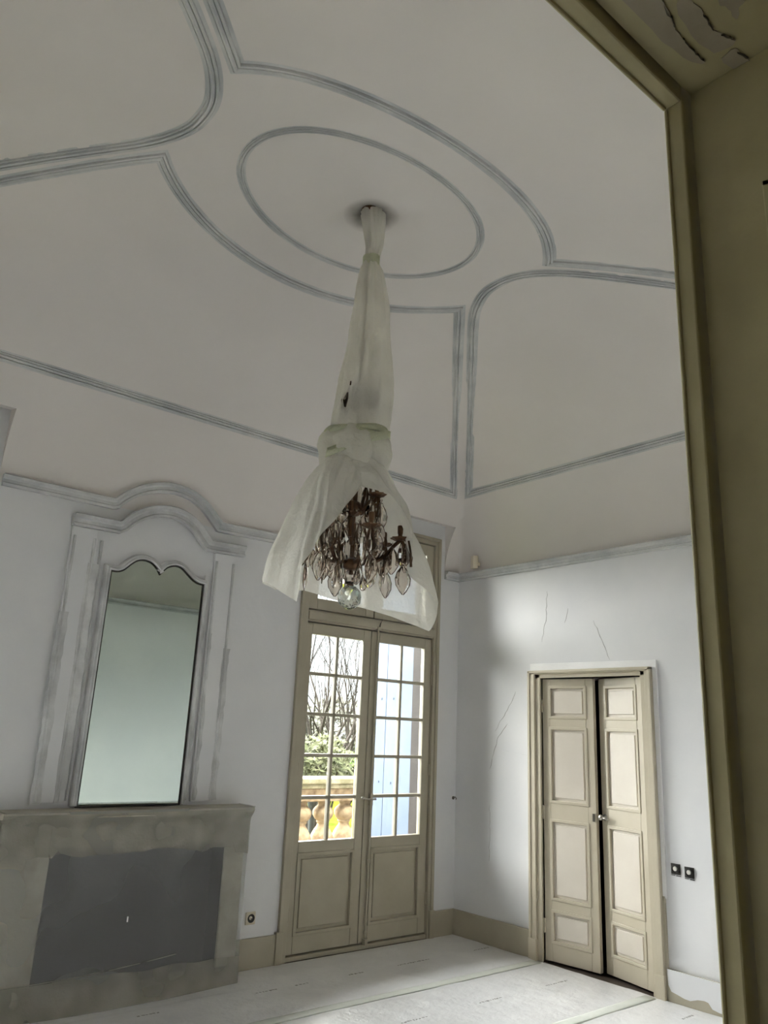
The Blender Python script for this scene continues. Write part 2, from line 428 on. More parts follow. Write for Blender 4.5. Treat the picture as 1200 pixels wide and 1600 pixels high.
# ---- baseboards
b = MB(); b.box(-4.16, W1[0]-.005, -.022, 0, 0, .196); b.box(W1[1]+.005, 0, -.022, 0, 0, .196); b.box(XL, W2[0]-.01, -.022, 0, 0, .196)
struct(b, 'baseboard_back', M['beige'], bevel=.005)
b = MB(); b.box(-.028, 0, -.838, 0, 0, .196); struct(b, 'baseboard_right', M['beige'], bevel=.006)
b = MB(); b.box(-.028, 0, YF, -1.985, 0, .19)
bb = struct(b, 'baseboard_right', M['beige'], bevel=.006)
edge = [(-1.988, .155), (-1.992, .10), (-2.01, .066), (-2.05, .058), (-2.10, .046), (-2.14, .044), (-2.19, .062), (-2.235, .068), (-2.26, .064), (-2.285, .034), (-2.33, .026), (-2.42, .022), (-2.6, .03), (YF, .03)]
out = edge + [(YF, .192), (-1.988, .192)]
b = MB(); b.prism(out, -.0305, -.0275, 'yz'); b.build('white_brushed_paint', M['wall'], bb)
b = MB(); b.box(OX1, 0, YF, YF+.022, 0, .196); b.box(XL, OX0, YF, YF+.022, 0, .196); struct(b, 'baseboard_front', M['beige'])
b = MB(); b.box(XL, XL+.022, YF, 0, 0, .196); struct(b, 'baseboard_left', M['beige'])

# ---- the opening we look through: jamb, soffit and the stop bead round it
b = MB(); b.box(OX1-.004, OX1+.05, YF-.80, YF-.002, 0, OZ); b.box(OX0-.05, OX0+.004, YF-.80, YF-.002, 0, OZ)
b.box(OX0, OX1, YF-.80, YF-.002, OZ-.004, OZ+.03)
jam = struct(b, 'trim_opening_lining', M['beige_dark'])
b = MB()
b.box(OX1-.029, OX1+.02, -4.475, -4.438, 0, OZ+.02); b.box(OX0-.02, OX0+.029, -4.475, -4.438, 0, OZ+.02); b.box(OX0+.029, OX1-.029, -4.475, -4.438, OZ-.03, OZ+.02)
b.box(OX1-.034, OX1-.005, -4.444, -4.436, 0, OZ-.03); b.box(OX0+.034, OX1-.034, -4.444, -4.436, OZ-.036, OZ-.006)
struct(b, 'trim_opening_bead', M['beige_dark'], bevel=.004)
b = MB()
for z0, z1 in ((.2, 1.0), (1.15, 2.62)):
    x = OX1-.004
    for (ya, yb, za, zb) in ((-4.625, -4.61, z0, z1), (-5.16, -5.145, z0, z1), (-5.16, -4.61, z0, z0+.015), (-5.16, -4.61, z1-.015, z1)):
        b.box(x-.010, x+.002, ya, yb, za, zb)
b.build('panel_moulding', M['beige_dark'], jam, bevel=.003)
# old paint flaking off the soffit: thin plates whose far edge curls down
def flake(pts, drop, free, name='paint_flake'):
    """outline on the soffit; 'free' is the direction in which the plate has come loose"""
    P = catmull([Vector((p[0], p[1])) for p in pts], 4, True)
    P = [p + Vector((random.uniform(-.003, .003), random.uniform(-.003, .003))) for p in P]
    c = sum(P, Vector((0, 0)))/len(P); fd = Vector(free).normalized()
    e = max((p-c).dot(fd) for p in P)
    b = MB(); R = []
    for k in (.05, 1, 2, 3, 4, 5, 6, 7):
        ring = []
        for p in P:
            q = c.lerp(p, k/7); sd = max(0, (q-c).dot(fd)/e)
            ring.append((q.x, q.y, OZ-.0062-drop*sd**2.5))
        R.append(ring)
    b.rings(list(reversed([[(x, y, z+.0016) for x, y, z in r] for r in R])) + R, True, False, True)
    b.build(name, M['peel'], jam)
flake([(-4.20, -4.565), (-4.091, -4.564), (-4.05, -4.556), (-4.02, -4.548), (-3.96, -4.544), (-3.91, -4.548), (-3.93, -4.53), (-4.05, -4.515), (-4.20, -4.52)], .0022, (.1, -1))
flake([(-4.06, -4.600), (-3.99, -4.598), (-3.964, -4.594), (-3.94, -4.600), (-3.914, -4.611), (-3.91, -4.575), (-3.96, -4.560), (-4.06, -4.572)], .0030, (.1, -1))
flake([(-3.895, -4.600), (-3.868, -4.603), (-3.852, -4.608), (-3.852, -4.575), (-3.89, -4.57)], .0030, (.3, -1))
flake([(-4.027, -4.632), (-3.99, -4.634), (-3.957, -4.634), (-3.975, -4.65), (-3.99, -4.665), (-4.06, -4.66)], .0030, (.3, 1))
def split_line(pts, w):
    P = catmull([Vector(p) for p in pts], 4); R = []
    n = len(P)
    for k, p in enumerate(P):
        d = (P[min(k+1, n-1)]-P[max(k-1, 0)]).normalized(); q = Vector((-d.y, d.x))
        ww = w*.6*(.15+.85*math.sin(PI*k/(n-1)))*random.uniform(.6, 1.1); p = p+Vector((random.uniform(-.001, .001), random.uniform(-.001, .001)))
        z0, z1 = OZ-.0095, OZ-.003
        R.append([(*(p-q*ww), z0), (*(p+q*ww), z0), (*(p+q*ww), z1), (*(p-q*ww), z1)])
    b = MB(); b.rings(R); b.build('paint_crack', M['iron'], jam)
split_line([(-4.095, -4.566), (-4.064, -4.556), (-4.047, -4.557), (-4.027, -4.549)], .0011)
split_line([(-3.991, -4.547), (-3.967, -4.545), (-3.934, -4.546), (-3.915, -4.547)], .0009)
split_line([(-4.012, -4.598), (-3.994, -4.598), (-3.965, -4.594)], .0020)
split_line([(-3.946, -4.599), (-3.932, -4.606), (-3.915, -4.611)], .0017)
split_line([(-3.884, -4.601), (-3.866, -4.605), (-3.850, -4.608)], .0018)

# ------------------------------------------------------------------ windows to the terrace
def window(name, X0, X1, shut):
    mir = shut                            # the left one is the mirror image, its shutters closed
    w = empty(name, ((X0+X1)/2, 0, 0), 'structure')
    fx = (lambda x: x) if not mir else (lambda x: XL-x)
    def bx(b, x0, x1, *r):
        a, c = sorted((fx(x0), fx(x1))); b.box(a, c, *r)
    b = MB()
    bx(b, -1.745, -1.672, -.012, .09, 0, WT); bx(b, -.312, -.265, -.012, .09, 0, WT)
    bx(b, -1.672, -.312, -.012, .09, WT-.05, WT); bx(b, -1.672, -.312, .0, .09, 2.412, 2.505); bx(b, -1.672, -.312, 0, .09, 0, .032)
    bx(b, -1.752, -1.728, -.030, 0, 0, WT+.01); bx(b, -.285, -.258, -.030, 0, 0, WT+.01); bx(b, -1.752, -.258, -.030, 0, WT-.012, WT+.016)
    bx(b, -1.775, -1.715, -.034, 0, 0, .21); bx(b, -.30, -.25, -.034, 0, 0, .21)
    bx(b, -1.672, -.312, -.024, .002, 2.425, 2.49)
    bx(b, -1.672, -.312, .060, .09, .03, .075); bx(b, -1.672, -.312, .060, .09, 2.38, 2.54); bx(b, -1.672, -1.64, .060, .09, .03, WT-.05); bx(b, -.345, -.312, .060, .09, .03, WT-.05)
    bx(b, -1.672, -.312, .060, .09, WT-.10, WT-.05); bx(b, -1.03, -.955, .060, .09, 2.5, WT-.05); bx(b, -1.03, -.93, .060, .085, .07, 2.39)
    b.build('frame', M['beige'], w, bevel=.004)
    for side, (a, c, g0, g1) in enumerate(((-1.664, -1.012, -1.608, -1.088), (-.934, -.318, -.918, -.398))):
        b = MB(); y0, y1 = .012, .058
        z0, z1, gz0, gz1 = .042, 2.404, .790, 2.318
        if side: a = -.975
        bx(b, a, g0, y0, y1, z0, z1); bx(b, g1, c, y0, y1, z0, z1)
        bx(b, g0, g1, y0, y1, gz1, z1); bx(b, g0, g1, y0, y1, z0, .165); bx(b, g0, g1, y0, y1, .708, gz0)
        leaf = b.build('leaf', M['beige'], w, bevel=.004)
        b = MB(); gm = (g0+g1)/2
        bx(b, gm-.012, gm+.012, y0+.004, y1-.004, gz0, gz1)
        for k in range(1, 5):
            z = gz0+(gz1-gz0)*k/5; bx(b, g0, g1, y0+.004, y1-.004, z-.0125, z+.0125)
        b.build('glazing_bars', M['beige'], leaf, bevel=.005)
        for r in range(5):
            for q in range(2):
                b = MB(); za = gz0+(gz1-gz0)*r/5; xa = g0+(g1-g0)*q/2
                bx(b, xa+.002, xa+(g1-g0)/2-.002, .033, .037, za+.002, za+(gz1-gz0)/5-.002); b.build('pane', M['pane'], leaf)
        b = MB(); bx(b, g0-.004, g1+.004, .028, .05, .16, .712); bx(b, g0+.045, g1-.045, .018, .03, .205, .667)
        for (xa, xb, za, zb) in ((g0-.006, g0+.02, .158, .714), (g1-.02, g1+.006, .158, .714), (g0, g1, .158, .182), (g0, g1, .69, .714)):
            bx(b, xa, xb, .002, .03, za, zb)
        b.build('lower_panel', M['beige'], leaf, bevel=.004)
        b = MB(); hx = a+.002 if side == 0 else c-.002
        for z in (.30, 1.30, 2.05):
            b.tube([(fx(hx), .004, z-.045), (fx(hx), .004, z+.045)], .007, 8)
        b.build('hinge', M['beige'], leaf)
    # meeting stile, bolt bar and handle
    b = MB(); bx(b, -1.010, -.936, .004, .03, .042, 2.404); b.build('meeting_stile', M['beige'], w, bevel=.004)
    b = MB(); b.tube([(fx(-.958), -.014, .05), (fx(-.958), -.014, 2.42)], .0085, 8)
    for z in (.12, .62, 1.55, 2.1): b.lathe([(.013, -.012), (.015, 0), (.013, .012)], (fx(-.958), -.012, z), 10)
    b.box(*sorted((fx(-.972), fx(-.944))), -.022, .006, 1.03, 1.12); b.box(*sorted((fx(-.975), fx(-.941))), -.034, .006, 2.415, 2.44)
    b.box(*sorted((fx(-.972), fx(-.944))), -.03, .006, .034, .075)
    ep = b.build('espagnolette_bolt', M['beige'], w)
    b = MB(); b.tube([(fx(-.958), -.02, 1.075), (fx(-.99), -.032, 1.078), (fx(-1.03), -.034, 1.083), (fx(-1.055), -.034, 1.09)], [.008, .007, .007, .011], 8)
    b.lathe([(.004, -.012), (.013, -.008), (.014, .004), (.004, .012)], (fx(-1.06), -.034, 1.09), 10)
    b.tube([(fx(-.958), -.02, 1.075), (fx(-.92), -.03, 1.078)], [.007, .009], 8)
    h = b.build('bolt_handle', M['chrome'], ep, smooth=True); h['label'] = 'metal lever handle'
    b = MB(); b.tube([(fx(-.958), -.03, 2.44), (fx(-.955), -.036, 2.47), (fx(-.94), -.038, 2.50)], [.006, .005, .003], 8); b.build('bolt_keeper', M['iron'], ep)
    # upper lights
    for side, (a, c) in enumerate(((-1.664, -1.0), (-.985, -.318))):
        b = MB(); y0, y1 = .010, .055; z0, z1 = 2.513, 3.252
        bx(b, a, a+.085, y0, y1, z0, z1); bx(b, c-.085, c, y0, y1, z0, z1); bx(b, a+.085, c-.085, y0, y1, z0, z0+.09); bx(b, a+.085, c-.085, y0, y1, z1-.09, z1)
        up_ = b.build('upper_light', M['beige'], w, bevel=.004)
        b = MB(); bx(b, a+.083, c-.083, .030, .034, z0+.088, z1-.088); b.build('pane', M['pane'], up_)
    return w
window('window_1', *W1, False)
window('window_2', *W2, True)

# outside reveals are the wall's own thickness; shutters hang on its outer face
def shutter(name, hinge, along, nails, label, wdt=.66):
    """board shutter: from the hinge point along a unit direction"""
    s = empty(name, (hinge[0], hinge[1], 0))
    A = Vector(along).normalized(); Nn = Vector((-A.y, A.x, 0))
    def fr(a0, a1, n0, n1, z0, z1):
        mx = Matrix(((A.x, Nn.x, 0, hinge[0]), (A.y, Nn.y, 0, hinge[1]), (0, 0, 1, 0), (0, 0, 0, 1)))
        return (a0, a1, n0, n1, z0, z1, mx)
    nb = 4
    for k in range(nb):
        b = MB(); b.box(*fr(.02+wdt*k/nb, .02+wdt*(k+1)/nb-.004, -.014, .014, .02, WT-.06)); b.build('board', M['shutter'], s, bevel=.003)
    mx = fr(0, 0, 0, 0, 0, 0)[-1]
    if nails:
        for z in (.45, 1.15, 1.9, 2.75):
            for a in (.25, .42, .58):
                b = MB(); c = mx @ Vector((a, .0155, z+(.012 if (a*100) % 2 > 1 else 0))); b.box(c.x-.004, c.x+.004, c.y-.008, c.y+.008, c.z-.008, c.z+.008)
                b.build('nail_head', M['shutter'], s)
    b = MB(); b.box(*fr(-.03, .02, -.02, .02, .02, WT-.06)); b.build('hinge_stile', M['shutter'], s)
    for z in (.5, 1.7, 2.9):
        b = MB(); b.box(*fr(0, .45, -.020, -.014, z-.02, z+.02)); b.build('strap_hinge', M['iron'], s)
    return tag(s, label, 'shutter', 'board shutters outside the windows')
shutter('shutter', (-.215, .36), (0, 1), 1, 'pale blue board shutter folded open, seen through the right window leaf')
shutter('shutter', (-1.80, .37), (-.35, 1), 0, 'pale blue board shutter folded back at the left of the terrace window')
shutter('shutter', (W2[0]-.05, .37), (-.35, 1), 0, 'pale blue board shutter outside the far left window, left board')
shutter('shutter', (W2[1]+.05, .37), (.35, 1), 0, 'pale blue board shutter outside the far left window, right board')
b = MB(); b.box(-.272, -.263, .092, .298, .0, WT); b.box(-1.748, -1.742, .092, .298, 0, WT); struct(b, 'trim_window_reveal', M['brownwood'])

# ------------------------------------------------------------------ double door in the right wall
dr = empty('door_1', (0, (DY0+DY1)/2, 0), 'structure')
b = MB()
for (ya, yb) in ((-.955, -.905), (-1.922, -1.872)): b.box(-.018, .12, *sorted((ya, yb)), 0, DZ+.04)
b.box(-.018, .12, -1.922, -.905, DZ, DZ+.045)
for (ya, yb) in ((-.910, -.846), (-1.966, -1.915)): b.box(-.034, 0, *sorted((ya, yb)), 0, 2.122)
b.box(-.034, 0, -1.966, -.846, DZ+.03, 2.122)
b.box(-.042, 0, -.866, -.844, 0, 2.126); b.box(-.042, 0, -1.968, -1.946, 0, 2.126); b.box(-.042, 0, -1.968, -.844, 2.106, 2.128)
b.box(-.046, 0, -.915, -.84, 0, .15); b.box(-.046, 0, -1.972, -1.905, 0, .15)
b.build('frame', M['beige_light'], dr, bevel=.004)
# strip of filler and white paint around the architrave
b = MB(); b.prism([(-.85, 2.129), (-1.969, 2.129), (-1.969, .62), (-2.000, .60), (-2.006, 2.176), (-.85, 2.186)], -.012, -.0005, 'yz')
b.build('plaster_band', M['white_filler'], dr, bevel=.003)
b = MB(); b.box(-.020, 0, -1.986, -1.966, 0, .62); b.build('bare_edge', M['beige'], dr)
PZ = ((.142, .360), (.437, .997), (1.127, 1.683), (1.760, 2.000))
def door_leaf(hy, sgn, ang, label, knob):
    wd = .455
    mx = Matrix.Translation((.012, hy, 0)) @ Matrix.Rotation(ang, 4, 'Z')
    # local: y runs from the hinge (0) to sgn*wd, x is the thickness
    def bx(b, y0, y1, x0, x1, z0, z1): b.box(x0, x1, *sorted((sgn*y0, sgn*y1)), z0, z1, mx)
    b = MB(); s0, s1 = .066, wd-.066
    bx(b, 0, s0, 0, .038, .016, 2.062); bx(b, s1, wd, 0, .038, .016, 2.062)
    zs = [.016] + [z for p in PZ for z in p] + [2.062]
    for k in range(0, len(zs), 2): bx(b, s0, s1, 0, .038, zs[k], zs[k+1])
    leaf = b.build('leaf', M['beige_light'], dr, bevel=.003)
    for z0, z1 in PZ:
        b = MB(); bx(b, s0-.003, s1+.003, .014, .026, z0-.003, z1+.003)
        bx(b, s0+.034, s1-.034, .006, .02, z0+.034, z1-.034)
        p = b.build('panel', M['beige_panel'], leaf, bevel=.003)
        b = MB()
        for (ya, yb, za, zb) in ((s0-.008, s0+.014, z0-.008, z1+.008), (s1-.014, s1+.008, z0-.008, z1+.008), (s0, s1, z0-.008, z0+.014), (s0, s1, z1-.014, z1+.008)):
            bx(b, ya, yb, -.006, .016, za, zb)
        b.build('panel_moulding', M['beige_light'], leaf, bevel=.004)
    b = MB()
    for z in (.25, 1.05, 1.85):
        c = mx @ Vector((-.004, 0, z)); b.tube([c-Vector((0, 0, .05)), c+Vector((0, 0, .05))], .007, 8)
    b.build('hinge', M['beige_light'], leaf)
    if knob:
        b = MB(); c = mx @ Vector((0, sgn*(wd-.035), 1.055))
        rot = Matrix.Rotation(ang, 3, 'Z') @ Matrix.Rotation(-PI/2, 3, 'Y')
        b.lathe([(.003, .0), (.024, .001), (.024, .005), (.010, .007), (.008, .030), (.016, .036), (.021, .046), (.018, .056), (.003, .060)], c, 14, rot)
        b.tube([c+Vector((-.048, 0, 0)), c+Vector((-.05, sgn*-.03, -.004)), c+Vector((-.048, sgn*-.055, -.008))], [.007, .006, .008], 8)
        o = b.build('door_handle', M['chrome'], leaf, smooth=True); o['label'] = 'worn metal door handle'
    else:
        b = MB(); bx(b, wd-.03, wd-.012, -.004, .004, 1.02, 1.075); o = b.build('bolt_plate', M['iron'], leaf)
door_leaf(-.958, -1, math.radians(6), '', False)
door_leaf(-1.868, 1, math.radians(-12.7), '', True)

# ------------------------------------------------------------------ cracks in the plaster of the door wall
def crack(pts, w):
    b = MB(); P = []
    for a, c in zip(pts[:-1], pts[1:]):
        a, c = Vector(a), Vector(c); n = max(2, int((c-a).length/.03))
        for k in range(n): P.append(a.lerp(c, k/n)+Vector((random.uniform(-.006, .006), random.uniform(-.004, .004))))
    P.append(Vector(pts[-1]))
    R = []
    for k, p in enumerate(P):
        ww = w*random.uniform(.3, 1.0)*(1 if 0 < k < len(P)-1 else .2)
        R.append([(-.0012, p.x-ww, p.y), (-.0012, p.x+ww, p.y), (.001, p.x+ww, p.y), (.001, p.x-ww, p.y)])
    b.rings(R); b.build('plaster_crack', M['crack'], wall_right)
crack([(-.690, 1.965), (-.60, 1.82), (-.52, 1.72), (-.46, 1.64)], .0028)
crack([(-.600, 1.70), (-.50, 1.60), (-.44, 1.46), (-.40, 1.33)], .0035)
crack([(-.40, 1.05), (-.405, .85), (-.40, .615)], .0018)
crack([(-1.476, 2.50), (-1.52, 2.40), (-1.569, 2.285), (-1.614, 2.19)], .0028)
crack([(-1.03, 2.78), (-1.016, 2.56), (-.97, 2.36)], .0022)
crack([(-1.24, 2.62), (-1.2, 2.50)], .0018)
crack([(-.55, 1.49), (-.80, 1.46)], .0015)

# ------------------------------------------------------------------ fireplace
fp = empty('fireplace', (-2.96, 0, 0))
FX0, FX1, FY = -3.745, -2.185, -.185
# front slab with scalloped opening
top = [(-3.465, .80), (-3.43, .845), (-3.40, .856), (-3.30, .862), (-3.165, .852), (-3.05, .838), (-2.947, .826), (-2.83, .838), (-2.702, .848), (-2.60, .856), (-2.507, .856), (-2.42, .862), (-2.36, .862), (-2.335, .845)]
tp = [(p.x, p.y) for p in catmull([Vector(p) for p in top], 3)]
b = MB()
b.prism([(FX0, .0), (-3.478, .0), (-3.465, .80), (-3.475, .845), (-3.475, 1.03), (FX0, 1.03)], FY, 0)
lj = b.build('left_jamb', M['stone'], fp, bevel=.006)
b = MB(); b.prism([(-2.322, 0), (FX1, 0), (FX1, 1.03), (-2.325, 1.03), (-2.335, .845)], FY, 0); b.build('right_jamb', M['stone'], fp, bevel=.006)
b = MB(); b.prism([(-3.475, 1.03)] + [(-3.475, .845)] + tp[1:-1] + [(-2.326, .86), (-2.326, 1.03)], FY, -.03); b.build('frieze', M['stone'], fp)
b = MB()
n = 24; sh = [(FX0-.035+i*(FX1-FX0+.07)/n, FY-.04-.035*math.sin(PI*i/n)) for i in range(n+1)]
b.rings([[(x, y, z) for x, y in sh] + [(FX1+.035, 0, z), (FX0-.035, 0, z)] for z in (1.035, 1.045, 1.062, 1.068)])
b.build('mantel_shelf', M['stone'], fp, bevel=.006)
b = MB(); b.box(-3.48, -2.32, -.03, -.026, 0, .9); b.box(-3.4745, -3.470, FY+.004, -.03, 0, .84); b.box(-2.340, -2.3365, FY+.002, -.03, 0, .85); b.build('firebox', M['firebox_dark'], fp)  # dark back panel and dark strips on both inner jamb faces
b = MB(); b.box(-3.476, -2.325, FY+.01, -.03, .0, .012); b.build('hearth', M['firebox_dark'], fp)
tag(fp, 'grey stone fireplace with a dark opening, wrapped under plastic film', 'fireplace')

# film over the fireplace
fs = empty('plastic_sheet', (-2.96, -.25, 0))
def fire_film(u, v):
    """u 0..1 along the front incl. the returns at each side, v 0 (floor)..1 (shelf)"""
    x0, x1 = FX0-.022, FX1+.022
    z = .003+v*1.072
    bow = .03*math.sin(PI*u)
    if u < .06: x = x0; yb = None; s = u/.06
    elif u > .94: x = x1; yb = None; s = (1-u)/.06
    else: x = x0+(x1-x0)*(u-.06)/.88; s = 1
    flare = .055*max(0, 1-v/.35)**2*math.sin(PI*min(1, max(0, u)))
    shelf = .055*max(0, (v-.93)/.07)**.6
    yfront = FY-.012-flare-shelf-bow*(.4+.6*max(0, v-.9)*10)*.5
    y = -.01+(yfront+.01)*s if s < 1 else yfront
    nz = mnoise.noise(Vector((x*3.0, z*2.2, 3.1)))*.006 + mnoise.noise(Vector((x*9, z*5, 8.1)))*.0025
    return Vector((x + (nz if s < 1 else 0), y-(nz+.008), z))
def grid(fn, nu, nv):
    b = MB()
    for j in range(nv+1):
        for i in range(nu+1): b.v.append(tuple(fn(i/nu, j/nv)))
    for j in range(nv):
        for i in range(nu): k = j*(nu+1)+i; b.f.append((k, k+1, k+nu+2, k+nu+1))
    return b
grid(fire_film, 90, 50).build('sheet', M['film_fire'], fs, smooth=True)
for hh, q in ((.062, .004), (.10, .009), (.145, .013)):
    grid(lambda u, v: fire_film(.012+.976*u, v*(hh+.018*math.sin(3*u+.3)+.014*mnoise.noise(Vector((u*8, hh*40, 0)))))+Vector((0, -q*(.3+math.sin(PI*u)), 0)), 70, 8).build('folded_hem', M['film_hem'], fs, smooth=True)
def lowedge(u):
    return .775+.035*mnoise.noise(Vector((u*7, 1.7, 0)))+.016*mnoise.noise(Vector((u*23, 4.2, 0)))+(.0 if .13 < u < .9 else -.05)
grid(lambda u, v: fire_film(.02+.96*u, lowedge(u)+v*(.985-lowedge(u)))+Vector((0, -.004, 0)), 110, 10).build('fold', M['film_hem'], fs, smooth=True)
b = MB(); b.tube([fire_film(.06+.88*t, .165-.03*t+.13*t*t)+Vector((0, -.004, 0)) for t in [i/24 for i in range(18)]], .003, 5); b.build('crease', M['film_hem'], fs)
b = MB(); c = fire_film(.5, .42); b.box(c.x-.004, c.x+.004, c.y-.004, c.y-.001, c.z-.015, c.z+.015); b.build('paint_speck', M['white_filler'], fs)
tag(fs, 'dusty translucent plastic sheet taped over the fireplace front', 'plastic sheet')

# ------------------------------------------------------------------ mirror over the mantel
mi = empty('mirror', (-2.955, -.02, 1.07))
TL = [(-3.281, 2.545), (-3.238, 2.546), (-3.199, 2.563), (-3.15, 2.612), (-3.112, 2.640), (-3.074, 2.650), (-3.038, 2.648), (-3.005, 2.636), (-2.968, 2.605), (-2.9445, 2.572)]
TR = [(-2.9435, 2.572), (-2.92, 2.602), (-2.89, 2.630), (-2.847, 2.647), (-2.81, 2.647), (-2.778, 2.634), (-2.742, 2.606), (-2.70, 2.574), (-2.655, 2.553), (-2.613, 2.548)]
crest = [(p.x, p.y) for p in catmull([Vector(p) for p in TL], 4)] + [(p.x, p.y) for p in catmull([Vector(p) for p in TR], 4)]
outl = [(-3.294, 1.080)] + crest + [(-2.621, 1.080)]
b = MB(); b.prism(outl, -.030, -.022); b.build('glass', M['mirror'], mi)
def offs(P, d):
    P = [Vector(p) for p in P]; N = len(P); o = []
    for i in range(N):
        a, c, e = P[i-1], P[i], P[(i+1) % N]
        n0 = (c-a).normalized(); n1 = (e-c).normalized(); l = Vector((-n0.y-n1.y, n0.x+n1.x))
        if l.length < 1e-5: l = Vector((-n0.y, n0.x))
        l.normalize(); k = max(.5, l.dot(Vector((-n1.y, n1.x)))); o.append(c+l*(d/k))
    return o
path = [Vector((x, -.026, z)) for x, z in outl]
b = MB(); b.sweep(path, [(-.003, -.012), (-.003, .010), (.006, .012), (.009, .0), (.009, -.012)], lambda p: Vector((0, -1, 0)), True); b.build('dark_edge', M['black'], mi)
b = MB(); b.sweep(path, [(.008, -.026), (.008, .022), (.018, .026), (.026, .016), (.034, .014), (.042, .004), (.046, -.026)], lambda p: Vector((0, -1, 0)), False)
b.build('frame', M['smear'], mi)
tag(mi, 'tall mirror with a double-scalloped top set above the mantel shelf', 'mirror')

# ------------------------------------------------------------------ floor film
def ff(u, v):
    x = XL+.03+u*(-.03-XL-.03); y = -.03-v*1.0
    return x, y
def sheet(y0, y1, label, seed):
    nx, ny = 260, 44; b = MB()
    for j in range(ny+1):
        for i in range(nx+1):
            x = XL+.025+(-.03-XL-.025)*i/nx; y = y0+(y1-y0)*j/ny
            z = .005 + .010*max(0, mnoise.noise(Vector((x*2.2+seed, y*5.5, seed)))) + .0035*max(0, .16-abs(mnoise.noise(Vector((x*2.6+y*1.5, y*3.5-x*1.2, seed+4)))))/.16*max(0, mnoise.noise(Vector((x*1.3, y*1.3, 7)))+.2)
            edge = min(1, (.5-abs(j/ny-.5))*10); z = .004+(z-.004)*edge
            if y > -.36 and FX0-.05 < x < FX1+.05: z = .0015
            b.v.append((x, y, z))
    for j in range(ny):
        for i in range(nx): k = j*(nx+1)+i; b.f.append((k, k+1, k+nx+2, k+nx+1))
    o = b.build('floor_film', M['floor_film'], smooth=True)
    return tag(o, label, 'floor film', 'protective films laid on the floor')
names = ['white protective film on the floor along the window wall', 'white protective film on the floor between the two taped seams, in front of the door', 'white protective film on the floor nearest the viewer at the bottom edge', 'white protective film on the floor inside the opening', 'white protective film on the floor by the front wall']
ysn = [-.025, -.935, -1.88, -2.82, -3.76, YF+.03]
films = [sheet(ysn[k], ysn[k+1], names[k], 3.1*k+1) for k in range(5)]
def tape(y, x0, x1, label):
    b = MB(); n = 60
    R = []
    for i in range(n+1):
        x = x0+(x1-x0)*i/n; w = .046+.006*mnoise.noise(Vector((x*6, y, 2)))
        yy = y+.01*mnoise.noise(Vector((x*1.5, y*3, 5)))
        R.append([(x, yy-w, .0055), (x, yy+w, .0055), (x, yy+w*.6, .0085), (x, yy, .0095+.002*mnoise.noise(Vector((x*15, 0, 1)))), (x, yy-w*.6, .0085)])
    b.rings(R); o = b.build('tape_strip', M['floor_tape'], smooth=True)
    tag(o, label, 'tape', 'tape over the floor film seams')
tape(-.935, -5.8, -.06, 'pale tape seam across the floor film ending at the door foot')
tape(-1.88, -5.8, -.06, 'pale tape seam across the floor film near the bottom edge, right of the door')
tape(-2.82, -5.8, -.06, 'pale tape seam on the floor film before the opening')
def mark(x0, x1, y, film):
    b = MB(); x = x0; r = random.Random(int(x0*1000))
    while x < x1:
        w = r.uniform(.008, .022); h = r.uniform(.004, .009); sl_ = r.uniform(-.006, .006)
        zz = .0225
        b.quad((x, y-h+sl_, zz), (x+w, y-h, zz), (x+w, y+h, zz), (x, y+h+sl_, zz)); x += w+r.uniform(.003, .012)
    return b.build('printed_mark', M['mark'], films[film])
for x0, x1 in ((-2.22, -2.07), (-1.50, -1.37), (-1.07, -.77), (-.30, -.13), (-2.98, -2.86), (-1.93, -1.84)): mark(x0, x1, -.52, 0)
for x0, x1 in ((-1.16, -.95), (-.52, -.30), (-1.8, -1.6)): mark(x0, x1, -1.39, 1)
mark(-.32, -.2, -2.25, 2)

# ------------------------------------------------------------------ sockets, sensor, hook
def socket(pos, wall, label, style):
    s = empty('wall_socket', pos)
    if wall == 'D': mx = Matrix.Translation(pos) @ Matrix(((0, 0, -1, 0), (-1, 0, 0, 0), (0, 1, 0, 0), (0, 0, 0, 1)))
    else: mx = Matrix.Translation(pos) @ Matrix(((1, 0, 0, 0), (0, 0, -1, 0), (0, 1, 0, 0), (0, 0, 0, 1)))
    # local x right, y up, z out of the wall
    r3 = mx.to_3x3()
    if style == 'bare':
        b = MB(); b.box(-.033, .033, -.033, .033, -.002, .004, mx); b.build('metal_plate', M['black'], s)
        b = MB(); b.lathe([(.027, 0), (.028, .010), (.022, .012), (.021, .004)], mx @ Vector((0, 0, .002)), 20, r3); b.build('round_rim', M['black'], s)
        b = MB(); b.lathe([(.001, .002), (.015, .002), (.015, .010), (.012, .012), (.001, .012)], mx @ Vector((0, .003, .002)), 16, r3); b.build('socket_insert', M['grey_plastic'], s)
        b = MB(); b.box(-.034, -.006, -.041, -.037, 0, .003, mx); b.box(.002, .034, -.043, -.038, 0, .003, mx); b.build('edge_gap', M['black'], s)
    else:
        b = MB(); b.box(-.038, .038, -.04, .04, -.002, .012, mx); b.build('cover_plate', M['ivory'], s, bevel=.004)
        b = MB(); b.lathe([(.001, 0), (.026, 0), (.028, .004), (.026, .006), (.001, .003)], mx @ Vector((.002, 0, .010)), 20, r3); b.build('round_recess', M['black'], s)
        b = MB(); b.lathe([(.001, 0), (.012, 0), (.012, .004), (.001, .005)], mx @ Vector((-.004, .004, .015)), 16, r3); b.build('socket_insert', M['ivory'], s)
        b = MB(); b.box(-.006, .010, -.004, .001, .018, .021, mx); b.build('pin_slot', M['black'], s)
    return tag(s, label, 'socket', 'wall sockets')
socket((-.001, -2.070, .800), 'D', 'bare dark wall socket without cover, nearer the double door', 'bare')
socket((-.001, -2.167, .792), 'D', 'bare dark wall socket without cover, farther right from the double door', 'bare')
